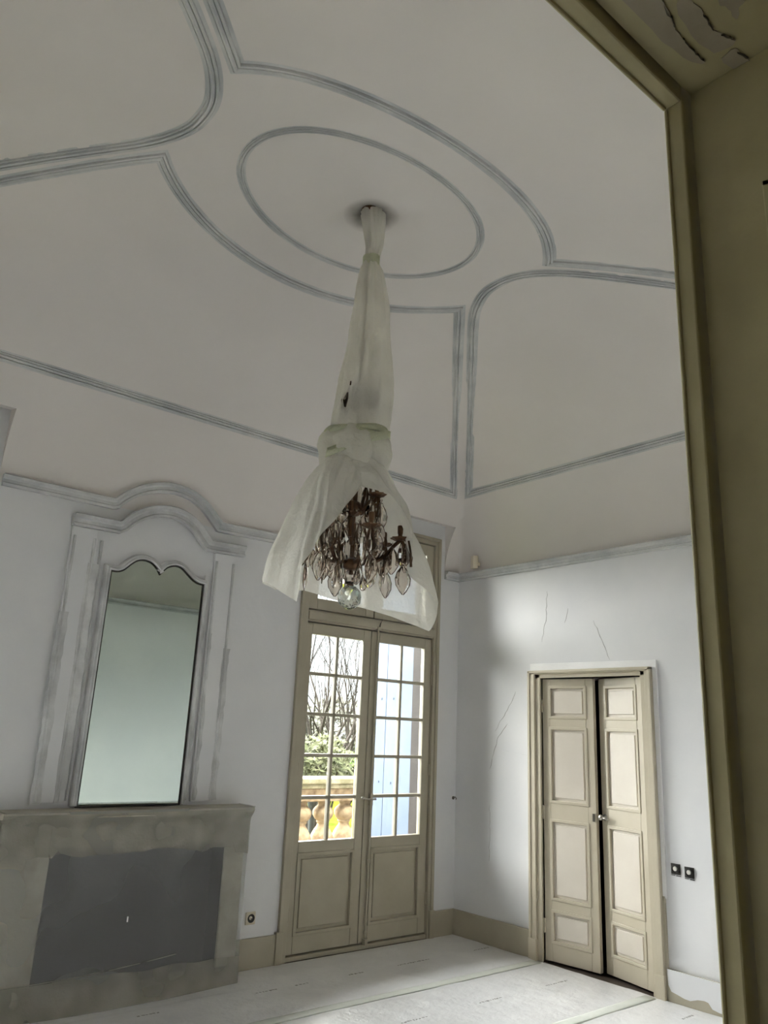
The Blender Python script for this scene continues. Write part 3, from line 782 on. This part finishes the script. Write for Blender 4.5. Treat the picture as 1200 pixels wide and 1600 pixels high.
socket((-1.982, -.001, .320), 'W', 'ivory wall socket above the baseboard between fireplace and window', 'plate')
sn = empty('motion_sensor', (-.03, -.235, 3.05))
mx = Matrix.Translation((-.050, -.245, 3.118)) @ Matrix.Rotation(math.radians(-28), 4, 'Z') @ Matrix.Rotation(math.radians(4), 4, 'X')
b = MB(); b.box(-.026, .022, -.037, .037, -.058, .058, mx); b.build('housing', M['ivory'], sn, bevel=.006)
b = MB(); b.box(-.027, -.022, -.022, .022, .0, .04, mx); b.build('lens', M['ivory'], sn, bevel=.004)
b = MB(); b.box(.0, .060, -.01, .01, -.03, .0, mx); b.build('bracket', M['ivory'], sn)
tag(sn, 'small beige motion sensor on the cornice in the room corner', 'motion sensor')
hk = empty('wall_hook', (-.03, -.0, 1.07))
b = MB(); b.lathe([(.001, 0), (.014, 0), (.014, .005), (.001, .006)], (-.028, -.001, 1.07), 12, Matrix.Rotation(PI/2, 3, 'X')); b.build('plate', M['iron'], hk)
b = MB(); b.tube([(-.028, -.003, 1.075), (-.026, -.025, 1.078), (-.022, -.034, 1.068), (-.022, -.03, 1.058)], .004, 8); b.build('hook', M['iron'], hk)
tag(hk, 'small dark metal hook on the wall in the corner beside the window', 'hook')

# ------------------------------------------------------------------ chandelier
AX, AY = -2.96, -2.225
FH = Vector((.604, .797, 0)); RH = Vector((.797, -.604, 0))     # room directions: away from / across the opening
def at(off, dep, z): return Vector((AX, AY, 0)) + RH*off + FH*dep + Vector((0, 0, z))
ch = empty('chandelier', (AX, AY, 2.15))
b = MB(); b.lathe([(.003, 4.315), (.048, 4.312), (.052, 4.29), (.045, 4.265), (.018, 4.25), (.014, 4.22)], (AX, AY, 0), 20); b.build('ceiling_cup', M['brass'], ch, smooth=True)
b = MB(); b.lathe([(.012, 4.25), (.010, 3.3), (.016, 3.28), (.010, 3.2), (.010, 2.9), (.008, 2.3)], (AX, AY, 0), 10); b.build('stem', M['brass'], ch, smooth=True)
b = MB(); b.lathe([(.012, 2.90), (.026, 2.88), (.034, 2.82), (.022, 2.76), (.040, 2.70), (.028, 2.64), (.018, 2.62)], (AX, AY, 0), 12); b.build('stem_baluster', M['crystal'], ch)
b = MB(); b.lathe([(.014, 2.56), (.040, 2.545), (.046, 2.52), (.028, 2.49), (.020, 2.475), (.036, 2.45), (.042, 2.41), (.030, 2.375), (.018, 2.36)], (AX, AY, 0), 12); b.build('stem_baluster', M['crystal'], ch)
b = MB(); b.lathe([(.012, 2.33), (.030, 2.31), (.034, 2.285), (.020, 2.26), (.012, 2.25)], (AX, AY, 0), 12); b.build('stem_baluster', M['crystal'], ch)
b = MB(); b.lathe([(.010, 2.385), (.036, 2.37), (.046, 2.352), (.040, 2.335), (.020, 2.325), (.008, 2.32)], (AX, AY, 0), 18); b.build('arm_hub', M['brass'], ch, smooth=True)
b = MB(); b.lathe([(.010, 2.665), (.028, 2.655), (.034, 2.64), (.024, 2.625), (.008, 2.62)], (AX, AY, 0), 16); b.build('arm_hub', M['brass'], ch, smooth=True)
# faceted glass ball at the foot
bm = bmesh.new(); bmesh.ops.create_icosphere(bm, subdivisions=2, radius=.058)
for v in bm.verts: v.co += Vector((AX, AY, 2.196))
me = bpy.data.meshes.new('glass_ball'); bm.to_mesh(me); bm.free(); me.materials.append(M['clear_crystal'])
o = bpy.data.objects.new('glass_ball', me); COL.objects.link(o); o.parent = ch; o.matrix_parent_inverse = ch.matrix_world.inverted()
o['label'] = 'faceted clear glass ball'
b = MB(); b.lathe([(.006, 2.265), (.014, 2.26), (.018, 2.25), (.010, 2.244)], (AX, AY, 0), 12); b.build('ball_cap', M['brass'], ch)

drop_meshes = {}
def drop_mesh(kind, dark=False):
    if dark:
        if 'dark' not in drop_meshes:
            me, mw = drop_mesh(kind); me = me.copy(); me.materials[0] = M['unlit_crystal']; drop_meshes['dark'] = (me, mw)
        return drop_meshes['dark']
    if kind in drop_meshes: return drop_meshes[kind]
    b = MB()
    if kind == 'leaf':    prof = [(0, .004), (-.012, .008), (-.030, .021), (-.055, .029), (-.080, .026), (-.103, .013), (-.116, .002)]; th = .36
    elif kind == 'pear':  prof = [(0, .004), (-.010, .006), (-.026, .012), (-.045, .020), (-.062, .023), (-.078, .018), (-.090, .003)]; th = .45
    elif kind == 'spear': prof = [(0, .004), (-.012, .009), (-.030, .013), (-.060, .016), (-.095, .011), (-.128, .002)]; th = .5
    else:                 prof = [(0, .003), (-.008, .008), (-.018, .011), (-.028, .008), (-.036, .002)]; th = .6
    R = []
    for z, w in prof:
        R.append([(w*c, w*th*s_*(1 if abs(c) < .5 else 1), z) for c, s_ in [(1, 0), (.55, .8), (0, 1), (-.55, .8), (-1, 0), (-.55, -.8), (0, -1), (.55, -.8)]])
    b.rings(R)
    me = bpy.data.meshes.new('crystal_drop'); me.from_pydata(b.v, [], b.f); me.materials.append(M['crystal'])
    w = MB(); w.tube([(0, 0, -.004), (0, 0, .006), (.004, 0, .012), (0, 0, .018), (-.004, 0, .012), (0, 0, .006)], .0014, 5)
    # dark lines along the outline stand in for refraction's dark edges
    P = [(r*1.02, 0, z) for z, r in prof]; Q = [(-r*1.02, 0, z) for z, r in prof]
    w.tube(P, .0015, 5); w.tube(Q, .0015, 5)
    mw = bpy.data.meshes.new('hook_and_refraction_line'); mw.from_pydata(w.v, [], w.f); mw.materials.append(M['brown_dark'])
    drop_meshes[kind] = (me, mw); return drop_meshes[kind]
ndrop = [0]
def drop(p, kind, rz=None, sc=1.0, dark=False):
    if ndrop[0] >= 100: return
    me, mw = drop_mesh(kind, dark); ndrop[0] += 1
    rz = random.uniform(0, PI) if rz is None else rz
    mx = Matrix.Translation(p) @ Matrix.Rotation(rz, 4, 'Z') @ Matrix.Rotation(random.uniform(-.08, .08), 4, 'Y') @ Matrix.Scale(sc*1.14, 4)
    o = bpy.data.objects.new('crystal_drop', me); COL.objects.link(o); o.parent = ch; o.matrix_world = mx
    o.matrix_parent_inverse = Matrix.Identity(4)
    o.matrix_parent_inverse = ch.matrix_world.inverted(); o.matrix_basis = mx
    w = bpy.data.objects.new('hook_and_refraction_line', mw); COL.objects.link(w); w.parent = o; w.matrix_parent_inverse = Matrix.Identity(4)
def arm(th, r, z0, zdip, zdish, seed):
    d = RH*math.sin(th) - FH*math.cos(th)        # th = 0 points at the opening
    c = Vector((AX, AY, 0)); pz = lambda rr, z: c + d*rr + Vector((0, 0, z))
    P = catmull([pz(.03, z0), pz(r*.35, zdip-.005), pz(r*.62, zdip+.03), pz(r*.80, zdish+.025), pz(r*.93, zdish+.045), pz(r, zdish-.01), pz(r*.97, zdish-.055)], 5)
    b = MB(); b.tube(P, [.0095]*len(P), 7)
    # inner scroll
    Q = catmull([pz(r*.30, zdip), pz(r*.40, zdip+.06), pz(r*.48, zdip+.12), pz(r*.60, zdip+.125), pz(r*.64, zdip+.085), pz(r*.58, zdip+.06)], 5)
    b.tube(Q, [.007]*len(Q), 6)
    a = b.build('arm', M['brown_dark'], ch, smooth=True)
    e = pz(r*.90, 0)
    b = MB(); k = 24; R = []
    for rr, z in [(.004, 0), (.022, .002), (.040, .010), (.044, .015), (.030, .012), (.008, .010)]:
        R.append([e + Vector((rr*(1+.10*math.cos(8*2*PI*q/k))*math.cos(2*PI*q/k), rr*(1+.10*math.cos(8*2*PI*q/k))*math.sin(2*PI*q/k), zdish+.045+z)) for q in range(k)])
    b.rings(R); b.build('drip_dish', M['brass'], a)
    b = MB(); b.lathe([(.006, .0), (.014, .005), (.010, .02), (.013, .03), (.014, .062), (.012, .066), (.003, .066)], e + Vector((0, 0, zdish+.054)), 12); b.build('candle_socket', M['brass'], a, smooth=True)
    return e, d
random.seed(11)
for k in range(6):
    th = math.radians(20+60*k)
    r = (.262 if math.sin(th) > 0 else .24)+.015*random.uniform(-1, 1); zd = 2.43+random.uniform(-.015, .02)
    e, d = arm(th, r, 2.36, 2.365, zd, k)
    n = Vector((-d.y, d.x, 0))
    for q, (a, kind) in enumerate(((-1, 'leaf'), (-.35, 'pear'), (.45, 'leaf'), (1, 'pear'))):
        drop(e + n*.042*a + d*(.03 if abs(a) < .5 else .012) + Vector((0, 0, zd+.030)), kind, None, random.uniform(.85, 1.1))
    drop(Vector((AX, AY, 0)) + d*r*.97 + Vector((0, 0, zd-.065)), 'leaf', None, 1.1)
    drop(Vector((AX, AY, 0)) + d*r*.62 + Vector((0, 0, zd-.02)), 'leaf', None, 1.05)
    drop(Vector((AX, AY, 0)) + d*r*.55 + n*.04 + Vector((0, 0, zd-.055)), 'spear', None, .9)
    drop(Vector((AX, AY, 0)) + d*r*.78 - n*.03 + Vector((0, 0, zd+.01)), 'leaf', None, 1.0)
    drop(Vector((AX, AY, 0)) + d*r*.35 + Vector((0, 0, 2.335)), 'pear', None, .9)
for k in range(4):
    th = math.radians(50+90*k); e, d = arm(th, .15, 2.64, 2.62, 2.62, k+9)
    n = Vector((-d.y, d.x, 0))
    for q, (a, kind) in enumerate(((-1, 'leaf'), (0, 'spear'), (1, 'leaf'))):
        drop(e + n*.04*a + d*(.02 if a == 0 else 0) + Vector((0, 0, 2.648)), kind, None, 1.0)
    drop(Vector((AX, AY, 0)) + d*.148 + Vector((0, 0, 2.555)), 'leaf', None, 1.15)
    drop(Vector((AX, AY, 0)) + d*.09 + n*.03 + Vector((0, 0, 2.60)), 'pear', None, 1.0)
# candle arm that faces the opening, and pendants higher up near the film
e, d = arm(math.radians(-8), .10, 2.46, 2.45, 2.52, 30)
for a in (-.05, .05): drop(e + Vector((-d.y, d.x, 0))*a*.8 + Vector((0, 0, 2.53)), 'pear', None, 1.0)
for off, dep, z, s in ((-.044, -.094, 3.23, 1.3), (.056, -.092, 3.245, 1.2), (.02, .08, 3.2, 1.1), (-.07, -.085, 2.93, 1.0), (.09, -.07, 2.88, 1.0), (-.10, -.07, 2.83, 1.0)):
    drop(at(off, dep, z), 'leaf', math.radians(-37), s, True)  # darkened copy of the crystal, shade painted into the glass colour
b = MB()
for off, dep, z in ((-.052, -.105, 3.225), (.066, -.095, 3.245), (.02, .1, 3.21)):
    b.tube(catmull([at(0, 0, 3.24), at(off*.5, dep*.5, 3.27), at(off*.9, dep*.9, 3.26), at(off, dep, z)], 5), .004, 6)
b.build('crown_hooks', M['brown_dark'], ch)
# loose bronze rod hanging at the right
b = MB(); b.tube([at(.262, -.09, 2.46), at(.272, -.1, 2.40), at(.275, -.1, 2.335)], [.006, .005, .007], 7); b.build('hanging_rod', M['brown_dark'], ch)
tag(ch, 'bronze chandelier hung with smoky crystal drops and a faceted glass ball', 'chandelier')

# ------------------------------------------------------------------ dust cover tied around the chandelier
dc = empty('dust_cover', (AX, AY, 2.1))
ROWS = [(4.283, .013, .066), (4.238, .019, .063), (4.159, .024, .055), (4.081, .03, .046), (4.002, .021, .037), (3.975, .017, .042), (3.925, .021, .064), (3.831, .026, .08), (3.719, .031, .093), (3.571, .028, .109), (3.426, .027, .122), (3.249, .024, .142), (3.109, .012, .147), (3.006, .004, .142), (2.965, -.011, .138)]
def lerp_rows(z):
    if z >= ROWS[0][0]: return ROWS[0][1:]
    for a, c in zip(ROWS[:-1], ROWS[1:]):
        if c[0] <= z <= a[0]:
            t = (z-c[0])/(a[0]-c[0]); return c[1]+(a[1]-c[1])*t, c[2]+(a[2]-c[2])*t
    return ROWS[-1][1:]
def fold(th, z, amp):
    return 1 + amp*(.5*math.sin(5*th+1.3+z*1.1)+.35*math.sin(9*th+2.2-z*1.7)+.25*math.sin(14*th+z*2.3)) + .5*amp*mnoise.noise(Vector((math.cos(th)*2, math.sin(th)*2, z*5)))
K = 96
b = MB(); R = []
zs = [4.283-(4.283-2.965)*i/70 for i in range(71)]
for z in zs:
    off, hw = lerp_rows(z); ring = []
    for q in range(K):
        th = 2*PI*q/K; amp = .14 if z > 3.3 else .10
        rr = hw*fold(th, z, amp)*.97
        ring.append(at(off+rr*math.sin(th), -rr*math.cos(th)*.9, z))
    R.append(ring)
b.rings(R, True, False); b.build('upper_wrap', M['film_thin'], dc, smooth=True)
# skirt below the tie: flares out, hem lifted into a tall gap on the side of the opening
HEM = {0: (.025, -.15, 2.70), -20: (-.053, -.22, 2.547), -40: (-.143, -.26, 2.399), -58: (-.215, -.26, 2.283), -70: (-.240, -.22, 2.13), -92: (-.402, -.05, 2.243), -120: (-.37, .15, 2.24), -150: (-.235, .27, 2.262), -180: (-.008, .33, 2.218)}
HEM.update({180: (-.008, .33, 2.218), 150: (.211, .30, 2.160), 122: (.40, .17, 2.076), 100: (.42, .06, 2.20), 78: (.283, -.07, 2.31), 58: (.279, -.12, 2.435), 35: (.262, -.15, 2.515), 18: (.16, -.16, 2.66)})
ks = sorted(k for k in HEM)
def hem(thd):
    for a, c in zip(ks[:-1], ks[1:]):
        if a <= thd <= c:
            t = (thd-a)/(c-a); A = Vector(HEM[a]); B = Vector(HEM[c]); return A.lerp(B, t)
    return Vector(HEM[180])
KK = 144; NV = 30
b = MB(); R = [[] for _ in range(NV+1)]
for q in range(KK):
    thd = -180+360*q/KK; th = math.radians(thd)
    h = hem(thd)
    side = abs(math.sin(th))
    for j in range(NV+1):
        t = j/NV
        s0 = .158*fold(th, 2.85, .07)
        p0 = Vector((-.012+s0*math.sin(th), -s0*math.cos(th)*.9, 2.838+.018*math.sin(th+2.3)))
        p = p0.lerp(h, t)
        bulge = (.040 if th < 0 else .022)*max(0, math.sin(PI*min(1, t**.8)))
        if abs(thd) < 30: bulge *= .6
        p += Vector((math.sin(th), -math.cos(th)*.8, .1*side))*bulge
        tri = lambda q_: 2*abs((q_/(2*PI)) % 1-.5)-.5
        wr = (.028*tri(5*th+2.2*t+1)+.018*tri(9*th-4*t+.4)+.007*math.sin(17*th+6*t))*min(1, 2*t)*(1 if j < NV else .7)
        wr += .020*mnoise.noise(Vector((math.cos(th)*2.5, math.sin(th)*2.5, t*3.5+4)))*min(1, 3*t)
        p += Vector((math.sin(th), -math.cos(th), 0))*wr
        R[j].append(at(p.x, p.y, p.z))
b.rings(R, True, False); b.build('skirt', M['film'], dc, smooth=True)
# gathered roll under the tie and the tape bands
b = MB(); R = []
for i in range(14):
    z = 3.015-.20*i/13; hw = .139+.033*max(0, math.sin(PI*i/13))**.7+.014*i/13
    R.append([at(-.014+hw*fold(2*PI*q/K, z*6, .075)*math.sin(2*PI*q/K), -hw*fold(2*PI*q/K, z*6, .075)*math.cos(2*PI*q/K)*.92, z+.018*math.sin(2*PI*q/K+2.5)*math.sin(PI*i/13)) for q in range(K)])
b.rings(R, True, False); b.build('gathered_roll', M['film'], dc, smooth=True)
def band(z, r, off, tilt, ph, wdt, nm='tie_tape', arc=(0, 2*PI)):
    b = MB(); n = 60; R = []
    for q in range(n+1):
        th = arc[0]+(arc[1]-arc[0])*q/n; zz = z+tilt*math.sin(th+ph)
        f = fold(th, z, .03)
        R.append([at(off+(r+dr_)*f*math.sin(th), -(r+dr_)*f*math.cos(th)*.92, zz+dz) for dr_, dz in ((0, -wdt), (.004, -wdt), (.004, wdt), (0, wdt))])
    b.rings(R); b.build(nm, M['tape'], dc, smooth=True)
band(3.985, .041, .018, .004, 0, .028)
band(2.985, .150, -.006, .030, .3, .018)
band(2.94, .170, -.012, .075, -.4, .022, 'tie_tape', (-1.2, 1.5))
band(2.965, .160, -.010, .03, 2.6, .016)
tag(dc, 'milky plastic dust cover tied around the chandelier, open in front', 'dust cover')

# dark smoke stain on the ceiling round the chandelier's cup (its own stain, soft and irregular)
def stain():
    mt, t, out = mat('soot_stain')
    tc = t.nodes.new('ShaderNodeTexCoord'); gr = t.nodes.new('ShaderNodeTexGradient'); gr.gradient_type = 'SPHERICAL'
    mp = t.nodes.new('ShaderNodeMapping'); mp.inputs['Scale'].default_value = (6.4, 6.4, 6.4)
    L(t, tc.outputs['Object'], mp.inputs[0]); L(t, mp.outputs[0], gr.inputs[0])
    nz = noise(t, 16, 5); mul = t.nodes.new('ShaderNodeMath'); mul.operation = 'MULTIPLY'
    ad = t.nodes.new('ShaderNodeMath'); ad.operation = 'ADD'; ad.inputs[1].default_value = .45
    L(t, nz.outputs[0], ad.inputs[0]); L(t, gr.outputs['Fac'], mul.inputs[0]); L(t, ad.outputs[0], mul.inputs[1])
    d = t.nodes.new('ShaderNodeBsdfDiffuse'); d.inputs[0].default_value = (.10, .095, .06, 1)
    tr = t.nodes.new('ShaderNodeBsdfTransparent'); mx = t.nodes.new('ShaderNodeMixShader')
    L(t, mul.outputs[0], mx.inputs[0]); L(t, tr.outputs[0], mx.inputs[1]); L(t, d.outputs[0], mx.inputs[2]); L(t, mx.outputs[0], out.inputs[0]); return mt
b = MB(); n = 12
for j in range(n+1):
    for i in range(n+1):
        x, y = -.2+.4*i/n, -.2+.4*j/n; b.v.append((x, y, vault(AX+.03+x, AY+.03+y)-.003-4.29))
for j in range(n):
    for i in range(n): k = j*(n+1)+i; b.f.append((k, k+1, k+n+2, k+n+1))
o = struct(b, 'trim_stain', stain(), smooth=True); o.location = (AX+.03, AY+.03, 4.29)

# ------------------------------------------------------------------ outside: terrace, balustrade, garden
b = MB(); b.box(-9, 6, WALLT, 2.55, -.35, -.06); struct(b, 'terrace_floor', M['terrace'])
b = MB(); b.box(-80, 120, 2.55, 160, -1.4, -1.1); struct(b, 'lawn', M['grass'])
b = MB(); b.box(-30, 30, 2.56, 3.4, -1.1, -1.06); struct(b, 'added_path', M['terrace'])  # unseen strip added over the lawn to cut its green bounce light
bal = empty('balustrade', (0, 2.1, -.06))
YB = 2.1
b = MB(); b.box(-8, 5, YB-.16, YB+.16, 1.035, 1.10); b.box(-8, 5, YB-.13, YB+.13, .99, 1.035); b.build('coping', M['coping'], bal, bevel=.015)
b = MB(); b.box(-8, 5, YB-.11, YB+.11, .86, .99); b.build('rail', M['balustrade'], bal, bevel=.01)
b = MB(); b.box(-8, 5, YB-.14, YB+.14, -.06, .44); b.build('plinth', M['balustrade'], bal, bevel=.01)
bp_ = [(.066, .862), (.062, .84), (.058, .822), (.066, .812), (.090, .790), (.108, .765), (.113, .742), (.108, .712), (.090, .682), (.072, .666), (.062, .660), (.070, .652), (.068, .645), (.058, .638), (.056, .622), (.064, .605), (.088, .572), (.110, .535), (.122, .505), (.124, .47), (.124, .44)]
bm0 = MB().lathe(bp_, (0, 0, 0), 18).build('baluster', M['balustrade'], bal, smooth=True)
xsb = [.41+.285*k for k in range(-8, 12)]
for k, x in enumerate(xsb):
    o = bm0 if k == 0 else bm0.copy()
    if k: COL.objects.link(o)
    o.parent = bal; o.matrix_parent_inverse = bal.matrix_world.inverted(); o.location = (x, YB, 0)
tag(bal, 'ochre stone balustrade with swelling balusters beyond the terrace window', 'balustrade')

def tree(base, h, lean, seed, label, name='bare_tree', r0=.07, spread=.55, depth=5):
    rnd = random.Random(seed); t = empty(name, base); tr = MB(); br = MB()
    def grow(p, d, ln, r, lv):
        n = 5; P = [p]; R = [r]
        for k in range(n):
            d = (d + Vector((rnd.uniform(-1, 1), rnd.uniform(-1, 1), rnd.uniform(-.4, .8)))*.16).normalized()
            p = p + d*ln/n; P.append(p); R.append(max(.004, r*(1-.45*(k+1)/n)))
        (tr if lv <= 1 else br).tube(P, R, 6 if lv < 3 else 4)
        if lv >= depth: return
        for c in range(2 if lv else 4):
            i = rnd.randint(2, n); q = P[i]
            a = Vector((rnd.uniform(-1, 1), rnd.uniform(-1, 1), rnd.uniform(.3, 1.1)))
            grow(q, (d*(1-spread)+a.normalized()*spread).normalized(), ln*rnd.uniform(.66, .95), R[i]*.68, lv+1)
    grow(Vector(base), Vector(lean).normalized(), h, r0, 0)
    tr.build('trunk', M['bark'], t); br.build('branches', M['bark'], t)
    return tag(t, label, 'tree', 'bare trees in the garden')
tree((4.45, 8.2, -1.1), 2.3, (-.05, 0, 1), 5, 'bare twisted tree seen through the left column of panes', r0=.10)
tree((7.08, 10.9, -1.1), 2.1, (.25, 0, 1), 12, 'bare forked tree leaning right seen through the second column of panes', r0=.11)
tree((9.6, 15.0, -1.1), 2.6, (-.1, 0, 1), 21, 'smaller bare tree standing farther off in the garden', r0=.09)

def bush(c, r, m, label, n, seed, name='shrub', leaf=.06, cat='shrub', zs=1.0):
    rnd = random.Random(seed); t = empty(name, (c[0], c[1], -1.1)); b = MB()
    for k in range(n):
        d = Vector((rnd.gauss(0, 1), rnd.gauss(0, 1), rnd.gauss(0, 1))).normalized()*r*rnd.uniform(.45, 1.0)**.6
        p = Vector(c)+Vector((d.x, d.y, d.z*zs))
        if p.z < -1.08: continue
        a = Vector((rnd.uniform(-1, 1), rnd.uniform(-1, 1), rnd.uniform(-1, 1))).normalized(); e = a.orthogonal().normalized()
        l = leaf*rnd.uniform(.6, 1.3)
        b.quad(p-a*l, p+e*l*.35+a*.1*l, p+a*l, p-e*l*.35)
    b.build('foliage', m, t)
    b = MB()
    for k in range(6): b.tube([(c[0]+rnd.uniform(-.1, .1), c[1], -1.1), (c[0]+rnd.uniform(-.5, .5)*r, c[1]+rnd.uniform(-.5, .5)*r, c[2]+rnd.uniform(-.2, .4)*r)], [.03, .012], 5)
    b.build('stems', M['bark'], t)
    return tag(t, label, cat)
bush((4.55, 6.4, 1.08), .60, M['leaf'], 'green leafy shrub behind the balustrade, in the second column of panes', 900, 3, leaf=.07, zs=.8)
bush((3.05, 6.3, 1.02), .62, M['leaf_pale'], 'pale olive tangled shrub behind the balustrade, in the left column of panes', 1100, 4, leaf=.09, zs=.8)
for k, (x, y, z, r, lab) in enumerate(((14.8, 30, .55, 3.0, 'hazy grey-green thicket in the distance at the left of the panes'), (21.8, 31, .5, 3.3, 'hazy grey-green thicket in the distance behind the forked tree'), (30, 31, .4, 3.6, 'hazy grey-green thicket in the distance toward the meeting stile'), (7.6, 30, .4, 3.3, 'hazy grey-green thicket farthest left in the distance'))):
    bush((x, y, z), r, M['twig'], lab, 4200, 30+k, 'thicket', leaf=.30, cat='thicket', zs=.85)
pl = MB(); pl.lathe([(.12, -1.1), (.12, -.9), (.05, -.8), (.04, .15), (.03, .35), (.035, .56), (.03, .62), (.05, .70), (.075, .82), (.08, .86), (.065, .87), (.03, .82)], (.55, 2.9, 0), 14)
tag(pl.build('garden_urn', M['zinc'], smooth=True), 'dark slender garden urn on a tall foot glimpsed between the balusters', 'urn')
